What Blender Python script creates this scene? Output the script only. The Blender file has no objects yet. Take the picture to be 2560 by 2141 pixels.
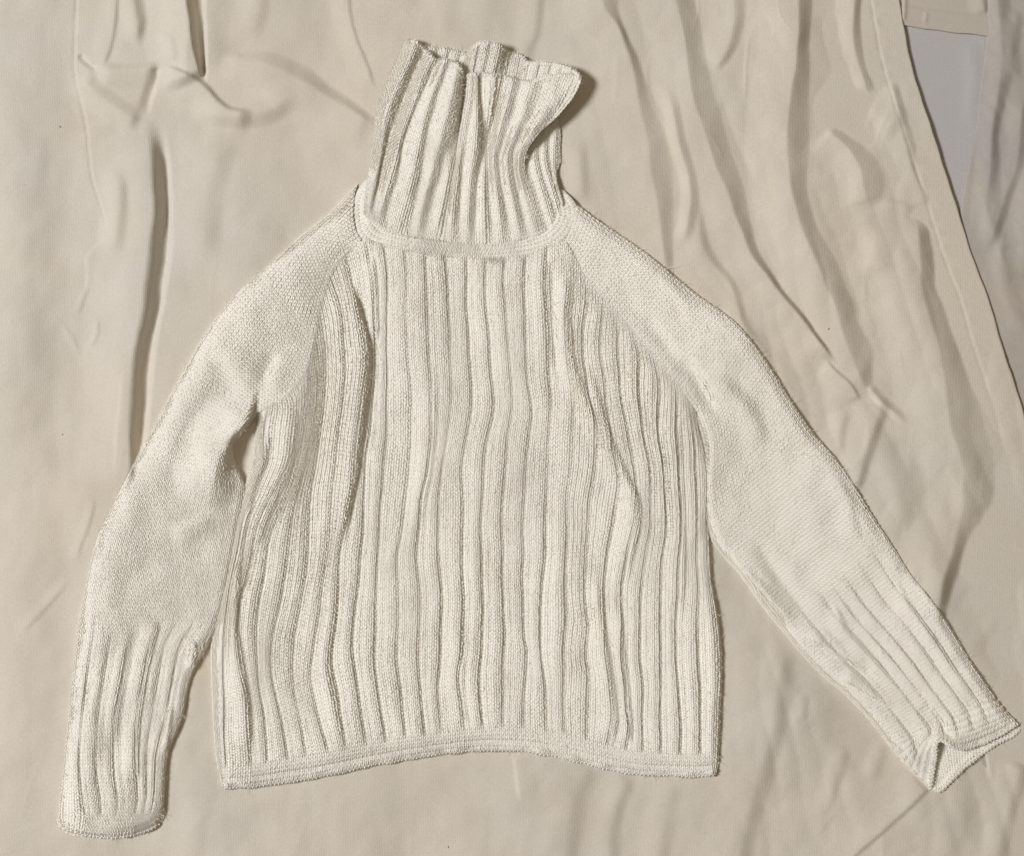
import bpy, math
import numpy as np

# ------------------------------------------------------------------ camera, light, exposure
scene = bpy.context.scene
S = 1.0 / 2560.0            # metres per plan unit: the picture is about one metre of bed wide
CAM_H = 1.70                # camera height above the bed (m)
cam_d = bpy.data.cameras.new("camera")
cam = bpy.data.objects.new("camera", cam_d)
scene.collection.objects.link(cam)
cam.location = (0.0, 0.0, CAM_H)
cam_d.sensor_width = 36.0
cam_d.lens = 36.0 * CAM_H / 1.0
cam_d.clip_start = 0.05
cam_d.clip_end = 50.0
scene.camera = cam

world = bpy.data.worlds.new("World")
scene.world = world
world.use_nodes = True
bg = world.node_tree.nodes["Background"]
bg.inputs[0].default_value = (1.0, 0.80, 0.50, 1.0)
bg.inputs[1].default_value = 0.13


def area(name, loc, target, size, power, col):
    d = bpy.data.lights.new(name, 'AREA')
    d.shape = 'DISK'
    d.size = size
    d.energy = power
    d.color = col
    o = bpy.data.objects.new(name, d)
    scene.collection.objects.link(o)
    o.location = loc
    v = np.array(target, float) - np.array(loc, float)
    o.rotation_euler = __import__("mathutils").Vector(v).to_track_quat('-Z', 'Y').to_euler()
    return o


area("room_lamp", (-3.85, 0.45, 4.6), (0.0, 0.0, 0.0), 1.5, 275.0, (0.985, 0.975, 0.972))
area("ceiling_bounce", (0.4, 0.2, 2.6), (0.0, 0.0, 0.0), 2.2, 4.0, (1.0, 0.86, 0.66))

scene.view_settings.view_transform = 'Standard'
scene.view_settings.look = 'None'
scene.view_settings.exposure = -0.04
scene.view_settings.gamma = 1.0
scene.view_settings.use_curve_mapping = False
scene.cycles.use_denoising = True
scene.cycles.max_bounces = 8
scene.cycles.diffuse_bounces = 5

rng = np.random.default_rng(7)

# ------------------------------------------------------------------ small numeric helpers (plan units: x right, y down, z up)


def catmull(pts, per=12):
    p = np.asarray(pts, float)
    if len(p) < 3:
        t = np.linspace(0, 1, per + 1)[:, None]
        return p[0] * (1 - t) + p[-1] * t
    q = np.vstack([2 * p[0] - p[1], p, 2 * p[-1] - p[-2]])
    t = np.linspace(0, 1, per, endpoint=False)[:, None]
    out = []
    for i in range(len(p) - 1):
        a, b, c, d = q[i], q[i + 1], q[i + 2], q[i + 3]
        # non-uniform safe: plain Catmull-Rom with softened tangents
        m1 = (c - a) * 0.5
        m2 = (d - b) * 0.5
        L = np.linalg.norm((c - b)[:2]) + 1e-9
        for m in (m1, m2):
            lm = np.linalg.norm(m[:2])
            if lm > L:
                m *= L / lm
        h00 = 2 * t**3 - 3 * t**2 + 1
        h10 = t**3 - 2 * t**2 + t
        h01 = -2 * t**3 + 3 * t**2
        h11 = t**3 - t**2
        out.append(h00 * b + h10 * m1 + h01 * c + h11 * m2)
    out.append(p[-1:])
    return np.vstack(out)


def resample(pts, n, smooth=True):
    c = catmull(pts) if smooth else np.asarray(pts, float)
    d = np.r_[0, np.cumsum(np.linalg.norm(np.diff(c[:, :2], axis=0), axis=1))]
    s = np.linspace(0, d[-1], n)
    return np.stack([np.interp(s, d, c[:, k]) for k in range(c.shape[1])], axis=1)


def seg_field(px, py, poly, reach):
    """nearest signed distance to a polyline (+ = right of travel), arc fraction 0..1 and interpolated extras"""
    px = np.asarray(px); py = np.asarray(py)
    x0, x1 = poly[:, 0].min() - reach, poly[:, 0].max() + reach
    y0, y1 = poly[:, 1].min() - reach, poly[:, 1].max() + reach
    idx = np.nonzero((px > x0) & (px < x1) & (py > y0) & (py < y1))[0]
    if len(idx) == 0:
        return idx, None, None, None
    X = px[idx]; Y = py[idx]
    best = np.full(len(idx), 1e18); sg = np.ones(len(idx)); fr = np.zeros(len(idx))
    seg = np.linalg.norm(np.diff(poly[:, :2], axis=0), axis=1)
    cum = np.r_[0, np.cumsum(seg)]
    for i in range(len(poly) - 1):
        ax, ay = poly[i, :2]; dx, dy = poly[i + 1, :2] - poly[i, :2]
        L2 = dx * dx + dy * dy + 1e-12
        t = np.clip(((X - ax) * dx + (Y - ay) * dy) / L2, 0, 1)
        rx = X - ax - t * dx; ry = Y - ay - t * dy
        d2 = rx * rx + ry * ry
        m = d2 < best
        best = np.where(m, d2, best)
        s = (X - ax) * dy - (Y - ay) * dx
        sg = np.where(m, np.where(s >= 0, 1.0, -1.0), sg)
        fr = np.where(m, cum[i] + t * math.sqrt(L2), fr)
    ex = np.stack([np.interp(fr, cum, poly[:, k]) for k in range(2, poly.shape[1])], axis=1) if poly.shape[1] > 2 else None
    return idx, np.sqrt(best) * sg, fr / cum[-1], ex


def tent(x, soft):
    x = np.clip(x, 0, 1)
    a = 1 - x
    c = 0.5 * (1 + np.cos(np.pi * x))
    return a * (1 - soft) + c * soft


def add_fold(z, px, py, pts, amp, wl, wr=None, taper=(0.15, 0.15), soft=0.5, n=None):
    """pts: (x, y) or (x, y, wr) or (x, y, wr, amp-scale).  Ridge crest on the line: rises over wl on the left of travel, falls over wr on the right."""
    p = np.asarray(pts, float)
    if p.shape[1] == 2:
        p = np.c_[p, np.full(len(p), wr), np.ones(len(p))]
    elif p.shape[1] == 3:
        p = np.c_[p, np.ones(len(p))]
    L = np.linalg.norm(np.diff(p[:, :2], axis=0), axis=1).sum()
    c = resample(p, max(6, int(L / 14)))
    idx, d, f, ex = seg_field(px, py, c, max(wl, p[:, 2].max()) + 2)
    if len(idx) == 0:
        return
    w = np.where(d < 0, wl, np.maximum(ex[:, 0], 1.0))
    prof = tent(np.abs(d) / w, soft)
    ta = np.ones_like(f)
    if taper[0] > 0:
        ta *= np.clip(f / taper[0], 0, 1)
    if taper[1] > 0:
        ta *= np.clip((1 - f) / taper[1], 0, 1)
    ta = ta * ta * (3 - 2 * ta)
    z[idx] += amp * ex[:, 1] * prof * ta


def wob(px, py, scale, seed, n=9):
    """smooth pseudo-random field, about -1..1"""
    r = np.random.default_rng(seed)
    out = np.zeros_like(px, dtype=float)
    for _ in range(n):
        a = r.uniform(0, 2 * np.pi); k = 2 * np.pi / (scale * r.uniform(0.7, 1.6)); ph = r.uniform(0, 2 * np.pi)
        out += np.sin(k * (px * np.cos(a) + py * np.sin(a)) + ph + 0.9 * np.sin(k * 0.53 * (py * np.cos(a) - px * np.sin(a)) + ph * 2))
    return out / math.sqrt(n)


def inside(poly, X, Y):
    poly = np.asarray(poly, float)
    res = np.zeros(X.shape, bool)
    n = len(poly); j = n - 1
    for i in range(n):
        xi, yi = poly[i]; xj, yj = poly[j]
        c = ((yi > Y) != (yj > Y)) & (X < (xj - xi) * (Y - yi) / (yj - yi + 1e-12) + xi)
        res ^= c
        j = i
    return res


def to_world(P):
    """plan units -> metres; plan positions were read on the picture, so undo the small parallax of raised points"""
    P = np.asarray(P, float)
    z = P[..., 2] * S
    k = (1.0 - z / CAM_H)
    return np.stack([(P[..., 0] - 1280.0) * S * k, (1070.5 - P[..., 1]) * S * k, z], axis=-1)


def build_mesh(name, verts, faces, mat, parent=None, uv=None, smooth=True):
    """verts in plan units; faces: list of (n,3|4) int arrays"""
    V = to_world(verts).astype(np.float32)
    me = bpy.data.meshes.new(name)
    nl = sum(f.shape[0] * f.shape[1] for f in faces)
    nf = sum(f.shape[0] for f in faces)
    me.vertices.add(len(V)); me.vertices.foreach_set("co", V.ravel())
    me.loops.add(nl); me.polygons.add(nf)
    li = np.concatenate([f.ravel() for f in faces]).astype(np.int32)
    cnt = np.concatenate([np.full(f.shape[0], f.shape[1]) for f in faces]).astype(np.int32)
    st = np.r_[0, np.cumsum(cnt)[:-1]].astype(np.int32)
    me.loops.foreach_set("vertex_index", li)
    me.polygons.foreach_set("loop_start", st)
    me.polygons.foreach_set("loop_total", cnt)
    if uv is not None:
        ul = me.uv_layers.new(name="UVMap")
        ul.data.foreach_set("uv", uv[li].astype(np.float32).ravel())
    me.update(calc_edges=True)
    me.validate()
    if smooth:
        me.polygons.foreach_set("use_smooth", np.ones(len(me.polygons), bool))
    me.materials.append(mat)
    o = bpy.data.objects.new(name, me)
    scene.collection.objects.link(o)
    if parent is not None:
        o.parent = parent
    return o


def grid_faces(R, C, off=0):
    i = np.arange(R * C).reshape(R, C) + off
    return np.stack([i[:-1, :-1], i[1:, :-1], i[1:, 1:], i[:-1, 1:]], axis=-1).reshape(-1, 4)


def tag(o, label=None, category=None, group=None, kind=None):
    if label: o["label"] = label
    if category: o["category"] = category
    if group: o["group"] = group
    if kind: o["kind"] = kind
    return o


# ------------------------------------------------------------------ materials


def nd(nt, t, **kw):
    n = nt.nodes.new(t)
    for k, v in kw.items():
        setattr(n, k, v)
    return n


def cloth_material(name, c1, c2, bump_scale, bump_str, blotch=6.0, rough=0.9, sheen=0.15, weave=0.0, stain=None):
    m = bpy.data.materials.new(name)
    m.use_nodes = True
    nt = m.node_tree
    b = nt.nodes["Principled BSDF"]
    b.inputs["Roughness"].default_value = rough
    b.inputs["Specular IOR Level"].default_value = 0.15
    b.inputs["Sheen Weight"].default_value = sheen
    b.inputs["Sheen Roughness"].default_value = 0.6
    tc = nd(nt, "ShaderNodeTexCoord")
    n1 = nd(nt, "ShaderNodeTexNoise"); n1.inputs["Scale"].default_value = blotch; n1.inputs["Detail"].default_value = 6; n1.inputs["Roughness"].default_value = 0.6
    nt.links.new(tc.outputs["Object"], n1.inputs["Vector"])
    r = nd(nt, "ShaderNodeMapRange"); r.inputs["From Min"].default_value = 0.35; r.inputs["From Max"].default_value = 0.65
    nt.links.new(n1.outputs["Fac"], r.inputs["Value"])
    mx = nd(nt, "ShaderNodeMix", data_type='RGBA')
    mx.inputs["A"].default_value = (*c1, 1); mx.inputs["B"].default_value = (*c2, 1)
    nt.links.new(r.outputs["Result"], mx.inputs["Factor"])
    if stain:
        ns = nd(nt, "ShaderNodeTexNoise"); ns.inputs["Scale"].default_value = 11.0; ns.inputs["Detail"].default_value = 8; ns.inputs["Roughness"].default_value = 0.62; ns.inputs["Distortion"].default_value = 0.4
        nt.links.new(tc.outputs["Object"], ns.inputs["Vector"])
        rs = nd(nt, "ShaderNodeMapRange"); rs.inputs["From Min"].default_value = 0.50; rs.inputs["From Max"].default_value = 0.74; rs.inputs["To Max"].default_value = 0.55
        nt.links.new(ns.outputs["Fac"], rs.inputs["Value"])
        m2 = nd(nt, "ShaderNodeMix", data_type='RGBA')
        nt.links.new(mx.outputs["Result"], m2.inputs["A"]); m2.inputs["B"].default_value = (*stain, 1)
        nt.links.new(rs.outputs["Result"], m2.inputs["Factor"])
        mx = m2
    nf = nd(nt, "ShaderNodeTexNoise"); nf.inputs["Scale"].default_value = bump_scale; nf.inputs["Detail"].default_value = 4
    nt.links.new(tc.outputs["Object"], nf.inputs["Vector"])
    # fine thread-to-thread colour variation
    r2 = nd(nt, "ShaderNodeMapRange"); r2.inputs["From Min"].default_value = 0.2; r2.inputs["From Max"].default_value = 0.8
    r2.inputs["To Min"].default_value = 0.94; r2.inputs["To Max"].default_value = 1.05
    nt.links.new(nf.outputs["Fac"], r2.inputs["Value"])
    ml = nd(nt, "ShaderNodeVectorMath", operation='SCALE')
    nt.links.new(mx.outputs["Result"], ml.inputs[0]); nt.links.new(r2.outputs["Result"], ml.inputs["Scale"])
    nt.links.new(ml.outputs["Vector"], b.inputs["Base Color"])
    h = nf.outputs["Fac"]
    if weave > 0:
        w1 = nd(nt, "ShaderNodeTexWave", wave_type='BANDS', bands_direction='X'); w1.inputs["Scale"].default_value = 190; w1.inputs["Distortion"].default_value = 3.0; w1.inputs["Detail"].default_value = 2
        w2 = nd(nt, "ShaderNodeTexWave", wave_type='BANDS', bands_direction='Y'); w2.inputs["Scale"].default_value = 190; w2.inputs["Distortion"].default_value = 3.0; w2.inputs["Detail"].default_value = 2
        for w in (w1, w2):
            nt.links.new(tc.outputs["Object"], w.inputs["Vector"])
        ad = nd(nt, "ShaderNodeMath", operation='ADD')
        nt.links.new(w1.outputs["Fac"], ad.inputs[0]); nt.links.new(w2.outputs["Fac"], ad.inputs[1])
        a2 = nd(nt, "ShaderNodeMath", operation='MULTIPLY_ADD'); a2.inputs[1].default_value = weave
        nt.links.new(ad.outputs[0], a2.inputs[0]); nt.links.new(h, a2.inputs[2])
        h = a2.outputs[0]
    bp = nd(nt, "ShaderNodeBump"); bp.inputs["Strength"].default_value = bump_str; bp.inputs["Distance"].default_value = 0.0008
    nt.links.new(h, bp.inputs["Height"])
    nt.links.new(bp.outputs["Normal"], b.inputs["Normal"])
    return m


M_SHEET = cloth_material("cream_cotton", (0.785, 0.715, 0.605), (0.74, 0.705, 0.645), 420, 0.32, blotch=2.2, weave=0.25, stain=(0.73, 0.65, 0.53))
M_GREY = cloth_material("grey_cotton", (0.60, 0.58, 0.592), (0.575, 0.56, 0.578), 500, 0.18, blotch=7.0, weave=0.25)
M_PILLOW = cloth_material("pale_cotton", (0.59, 0.54, 0.475), (0.48, 0.452, 0.44), 420, 0.2, blotch=5.0, weave=0.25, stain=(0.54, 0.47, 0.38))
M_FLAP = cloth_material("ecru_cotton", (0.655, 0.60, 0.525), (0.62, 0.573, 0.51), 420, 0.2, blotch=8.0, weave=0.25, stain=(0.64, 0.56, 0.45))
M_WOOL = cloth_material("cream_wool", (0.95, 0.918, 0.85), (0.93, 0.90, 0.84), 900, 0.35, blotch=9.0, rough=1.0, sheen=0.25)
# the faint smudge on the chest just below the neckband
nt = M_WOOL.node_tree
bs = nt.nodes["Principled BSDF"]
src = bs.inputs["Base Color"].links[0].from_socket
tcw = nd(nt, "ShaderNodeTexCoord")
nz_ = nd(nt, "ShaderNodeTexNoise"); nz_.inputs["Scale"].default_value = 90
nt.links.new(tcw.outputs["Object"], nz_.inputs["Vector"])
mp = nd(nt, "ShaderNodeMapping"); mp.vector_type = 'TEXTURE'
mp.inputs["Location"].default_value = ((1236 - 1280) / 2560, (1070.5 - 654) / 2560, 0); mp.inputs["Scale"].default_value = (0.012, 0.0045, 1.0)
nt.links.new(tcw.outputs["Object"], mp.inputs["Vector"])
ln = nd(nt, "ShaderNodeVectorMath", operation='LENGTH'); nt.links.new(mp.outputs["Vector"], ln.inputs[0])
ad_ = nd(nt, "ShaderNodeMath", operation='ADD'); nt.links.new(ln.outputs["Value"], ad_.inputs[0]); nt.links.new(nz_.outputs["Fac"], ad_.inputs[1])
mr = nd(nt, "ShaderNodeMapRange"); mr.inputs["From Min"].default_value = 0.7; mr.inputs["From Max"].default_value = 1.6; mr.inputs["To Min"].default_value = 0.6; mr.inputs["To Max"].default_value = 0.0
nt.links.new(ad_.outputs[0], mr.inputs["Value"])
mxs = nd(nt, "ShaderNodeMix", data_type='RGBA'); mxs.inputs["B"].default_value = (0.52, 0.48, 0.42, 1)
nt.links.new(src, mxs.inputs["A"]); nt.links.new(mr.outputs["Result"], mxs.inputs["Factor"]); nt.links.new(mxs.outputs["Result"], bs.inputs["Base Color"])
M_THREAD = cloth_material("grey_brown_thread", (0.24, 0.20, 0.17), (0.30, 0.26, 0.22), 900, 0.2)

# ------------------------------------------------------------------ traced outlines of the sweater (plan units)
HEM_TOP = np.array([(520, 1926), (600, 1922), (664, 1911), (771, 1893), (830, 1884), (1001, 1852), (1173, 1828), (1259, 1821), (1340, 1828), (1430, 1845), (1559, 1880), (1650, 1889), (1730, 1892), (1830, 1889)], float)
HEM_BOT = np.array([(540, 1967), (600, 1970), (664, 1961), (771, 1946), (830, 1933), (916, 1914), (1023, 1895), (1130, 1878), (1216, 1873), (1301, 1875), (1387, 1888), (1473, 1910), (1537, 1925), (1601, 1935), (1730, 1939), (1767, 1941), (1800, 1931)], float)
hem_top = lambda x: np.interp(x, HEM_TOP[:, 0], HEM_TOP[:, 1])
hem_bot = lambda x: np.interp(x, HEM_BOT[:, 0], HEM_BOT[:, 1])

TG = [  # torso: left edge, each groove between ribs, right edge; top to hem
    [(632, 1018), (644, 1048), (637, 1098), (626, 1167), (613, 1210), (598, 1260), (585, 1320), (568, 1391), (552, 1470), (535, 1540), (527, 1597), (528, 1691), (531, 1777), (535, 1841), (541, 1905), (546, 1925)],
    [(672, 1014), (664, 1064), (658, 1150), (624, 1257), (602, 1334), (584, 1420), (566, 1540), (560, 1620), (561, 1734), (563, 1924)],
    [(722, 978), (735, 1010), (729, 1086), (720, 1150), (686, 1223), (660, 1272), (636, 1343), (615, 1450), (597, 1498), (590, 1584), (600, 1670), (617, 1734), (622, 1798), (628, 1917)],
    [(768, 915), (768, 1000), (750, 1129), (729, 1214), (690, 1300), (669, 1364), (660, 1450), (645, 1520), (641, 1584), (645, 1691), (660, 1777), (664, 1828), (668, 1910)],
    [(781, 860), (790, 960), (776, 1107), (737, 1262), (724, 1364), (711, 1450), (703, 1498), (683, 1584), (677, 1670), (690, 1734), (707, 1820), (722, 1901)],
    [(797, 765), (812, 871), (810, 1000), (797, 1107), (776, 1236), (771, 1343), (763, 1450), (754, 1498), (737, 1584), (731, 1670), (741, 1755), (754, 1820), (768, 1893)],
    [(822, 680), (848, 760), (862, 893), (857, 1000), (840, 1129), (827, 1279), (823, 1343), (810, 1450), (801, 1520), (784, 1627), (777, 1691), (789, 1755), (806, 1820), (822, 1885)],
    [(858, 618), (877, 697), (890, 760), (912, 871), (903, 990), (890, 1086), (881, 1214), (864, 1300), (849, 1391), (843, 1520), (831, 1665), (847, 1755), (866, 1877)],
    [(915, 600), (931, 700), (937, 800), (937, 871), (933, 1000), (917, 1129), (911, 1214), (904, 1391), (888, 1520), (881, 1605), (890, 1691), (907, 1798), (918, 1867)],
    [(963, 612), (969, 700), (967, 871), (968, 1043), (957, 1214), (949, 1300), (946, 1391), (941, 1520), (939, 1648), (950, 1755), (967, 1858)],
    [(1013, 620), (1016, 700), (1019, 871), (1030, 1000), (1029, 1043), (1019, 1214), (1001, 1343), (994, 1391), (997, 1520), (995, 1648), (1006, 1755), (1015, 1849)],
    [(1064, 630), (1066, 700), (1072, 871), (1079, 1043), (1070, 1171), (1053, 1257), (1043, 1386), (1051, 1520), (1046, 1648), (1055, 1755), (1065, 1842)],
    [(1115, 636), (1119, 700), (1126, 871), (1130, 1000), (1125, 1043), (1104, 1193), (1098, 1300), (1100, 1391), (1106, 1520), (1100, 1670), (1096, 1734), (1104, 1836)],
    [(1166, 641), (1166, 700), (1173, 871), (1181, 957), (1175, 1043), (1156, 1171), (1158, 1300), (1155, 1391), (1160, 1498), (1154, 1627), (1147, 1691), (1162, 1829)],
    [(1216, 643), (1214, 700), (1224, 871), (1233, 957), (1231, 1043), (1214, 1129), (1207, 1214), (1203, 1343), (1203, 1391), (1209, 1498), (1205, 1605), (1201, 1725), (1210, 1824)],
    [(1263, 643), (1261, 700), (1271, 871), (1280, 957), (1278, 1043), (1269, 1129), (1259, 1257), (1259, 1391), (1259, 1520), (1265, 1584), (1259, 1670), (1260, 1821)],
    [(1312, 636), (1312, 700), (1314, 871), (1321, 957), (1329, 1043), (1319, 1129), (1312, 1214), (1308, 1343), (1310, 1391), (1306, 1455), (1314, 1597), (1319, 1627), (1312, 1712), (1310, 1825)],
    [(1366, 612), (1364, 700), (1372, 871), (1376, 957), (1376, 1043), (1372, 1129), (1366, 1257), (1363, 1391), (1355, 1477), (1351, 1541), (1355, 1648), (1366, 1734), (1368, 1833)],
    [(1414, 604), (1424, 700), (1415, 786), (1419, 871), (1430, 957), (1436, 1043), (1432, 1129), (1421, 1257), (1417, 1391), (1417, 1520), (1413, 1605), (1411, 1734), (1414, 1842)],
    [(1472, 705), (1468, 760), (1457, 829), (1460, 914), (1473, 1000), (1490, 1064), (1490, 1129), (1481, 1214), (1473, 1300), (1466, 1391), (1464, 1520), (1473, 1584), (1469, 1648), (1473, 1691), (1468, 1855)],
    [(1512, 752), (1503, 820), (1503, 893), (1511, 957), (1520, 1043), (1533, 1129), (1550, 1214), (1533, 1321), (1520, 1391), (1511, 1520), (1516, 1605), (1526, 1712), (1533, 1798), (1520, 1869)],
    [(1545, 790), (1546, 914), (1554, 1000), (1580, 1129), (1593, 1236), (1589, 1300), (1567, 1391), (1554, 1498), (1556, 1605), (1559, 1691), (1567, 1777), (1576, 1820), (1566, 1881)],
    [(1585, 836), (1597, 890), (1597, 957), (1606, 1064), (1623, 1171), (1627, 1300), (1614, 1391), (1601, 1520), (1601, 1627), (1608, 1712), (1608, 1798), (1606, 1885)],
    [(1640, 900), (1648, 979), (1644, 1064), (1657, 1171), (1666, 1300), (1657, 1391), (1653, 1605), (1653, 1734), (1651, 1889)],
    [(1690, 957), (1693, 1000), (1691, 1086), (1696, 1171), (1702, 1300), (1700, 1391), (1693, 1520), (1690, 1648), (1702, 1798), (1701, 1891)],
    [(1722, 1000), (1737, 1128), (1743, 1300), (1746, 1450), (1747, 1600), (1752, 1750), (1752, 1891)],
    [(1746, 1045), (1752, 1085), (1760, 1111), (1771, 1163), (1776, 1214), (1771, 1300), (1774, 1386), (1778, 1450), (1785, 1490), (1801, 1584), (1806, 1682), (1801, 1777), (1798, 1862), (1797, 1890)],
]

FL = (0.0, 0.117, 0.385, 0.558, 0.806, 1.0)
SL = []   # left sleeve stations, outer edge to inner edge
for a, b in [((826, 530), (845, 630)), ((750, 591), (805, 720)), ((660, 672), (786, 830)), ((591, 735), (768, 905)), ((525, 815), (715, 985)), ((472, 902), (642, 1024)),
             ((430, 980), (616, 1070)), ((388, 1060), (580, 1110)), ((350, 1130), (590, 1163)), ((315, 1195), (615, 1225)), ((274, 1279), (606, 1300)), ((244, 1340), (592, 1380)),
             ((222, 1430), (578, 1460)), ((206, 1510), (560, 1530))]:
    SL.append([(a[0] + f * (b[0] - a[0]), a[1] + f * (b[1] - a[1])) for f in FL])
for i_ in range(6):
    for j_ in (4, 5):
        x_, y_ = SL[i_][j_]; k_ = (j_ - 3) * .5; SL[i_][j_] = (x_ + 10 * k_, y_ + 4 * k_)
SL.insert(0, [(894, 461), (888, 480), (884, 518), (884, 545), (890, 575), (903, 600)])
SL += [
    [(197, 1550), (238, 1552), (332, 1558), (393, 1560), (480, 1565), (545, 1570)],
    [(188, 1620), (229, 1620), (318, 1618), (375, 1618), (450, 1615), (522, 1612)],
    [(180, 1700), (218, 1700), (303, 1700), (358, 1700), (432, 1698), (478, 1695)],
    [(172, 1790), (207, 1790), (287, 1790), (344, 1790), (414, 1792), (456, 1795)],
    [(163, 1880), (200, 1880), (283, 1880), (339, 1880), (391, 1880), (423, 1878)],
    [(157, 1940), (201, 1940), (285, 1940), (341, 1940), (386, 1940), (414, 1937)],
    [(150, 1995), (207, 1997), (293, 1998), (345, 1997), (383, 1997), (411, 1995)],
    [(146, 2030), (212, 2040), (290, 2045), (338, 2042), (376, 2038), (407, 2030)],
    [(150, 2068), (206, 2086), (279, 2093), (335, 2085), (370, 2074), (396, 2058)],
]
FR = (0.0, 0.14, 0.40, 0.615, 0.79, 1.0)
SR = []   # right sleeve stations, outer (upper right) edge to inner edge
for a, b in [((1507, 560), (1440, 672)), ((1571, 603), (1490, 728)), ((1636, 650), (1536, 782)), ((1703, 706), (1590, 845)), ((1767, 756), (1640, 900)), ((1825, 796), (1695, 963)),
             ((1878, 852), (1743, 1040)), ((1925, 920), (1757, 1120)), ((1975, 998), (1752, 1215)), ((2030, 1080), (1762, 1308)), ((2085, 1143), (1794, 1375)), ((2135, 1215), (1849, 1437)),
             ((2185, 1297), (1900, 1508)), ((2230, 1364), (1955, 1577)), ((2277, 1438), (2003, 1635)), ((2329, 1502), (2060, 1693)), ((2380, 1578), (2120, 1745)), ((2430, 1660), (2174, 1802)), ((2487, 1742), (2225, 1868))]:
    SR.append([(a[0] + f * (b[0] - a[0]), a[1] + f * (b[1] - a[1])) for f in FR])
for i_ in range(7):
    for j_ in (4, 5):
        x_, y_ = SR[i_][j_]; k_ = (j_ - 3) * .5; SR[i_][j_] = (x_ - 8 * k_, y_ + 6 * k_)
SR.insert(0, [(1439, 510), (1438, 530), (1432, 560), (1422, 585), (1412, 603), (1400, 620)])
SR += [
    [(2522, 1786), (2472, 1808), (2396, 1836), (2330, 1836), (2292, 1876), (2276, 1928)],
    [(2544, 1808), (2492, 1840), (2404, 1872), (2346, 1852), (2336, 1905), (2324, 1973)],
]

TORSO_POLY = np.vstack([np.array(TG[0]), HEM_BOT[1:-1], np.array(TG[-1])[::-1], np.array([(1690, 957), (1585, 836), (1512, 752), (1408, 640), (1250, 650), (1100, 640), (905, 600), (822, 680), (781, 860), (722, 978)])])
LS_POLY = np.array([r[0] for r in SL] + SL[-1] + [r[-1] for r in SL[::-1]], float)
RS_POLY = np.array([r[0] for r in SR] + SR[-1] + [r[-1] for r in SR[::-1]], float)
COLLAR_POLY = np.array([(905, 600), (920, 490), (934, 340), (961, 218), (1014, 105), (1170, 135), (1230, 110), (1320, 160), (1460, 194), (1346, 335), (1400, 372), (1390, 470), (1405, 610)], float)

# pressed-flat mask: how far a spot lies under the sweater (coarse raster, blurred)
_gx = np.arange(-100, 2700, 8.0); _gy = np.arange(-100, 2300, 8.0)
_GX, _GY = np.meshgrid(_gx, _gy)
_m = np.zeros(_GX.shape)
for poly in (TORSO_POLY, LS_POLY, RS_POLY, COLLAR_POLY):
    _m = np.maximum(_m, inside(poly, _GX, _GY).astype(float))
for _ in range(5):
    _m[1:-1, 1:-1] = (_m[1:-1, 1:-1] * 2 + _m[:-2, 1:-1] + _m[2:, 1:-1] + _m[1:-1, :-2] + _m[1:-1, 2:]) / 6


def press(px, py):
    fx = np.clip((px + 100) / 8, 0, len(_gx) - 1.001); fy = np.clip((py + 100) / 8, 0, len(_gy) - 1.001)
    ix = fx.astype(int); iy = fy.astype(int); ax = fx - ix; ay = fy - iy
    v = _m[iy, ix] * (1 - ax) * (1 - ay) + _m[iy, ix + 1] * ax * (1 - ay) + _m[iy + 1, ix] * (1 - ax) * ay + _m[iy + 1, ix + 1] * ax * ay
    return np.clip((v - 0.5) / 0.5, 0, 1)


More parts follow.
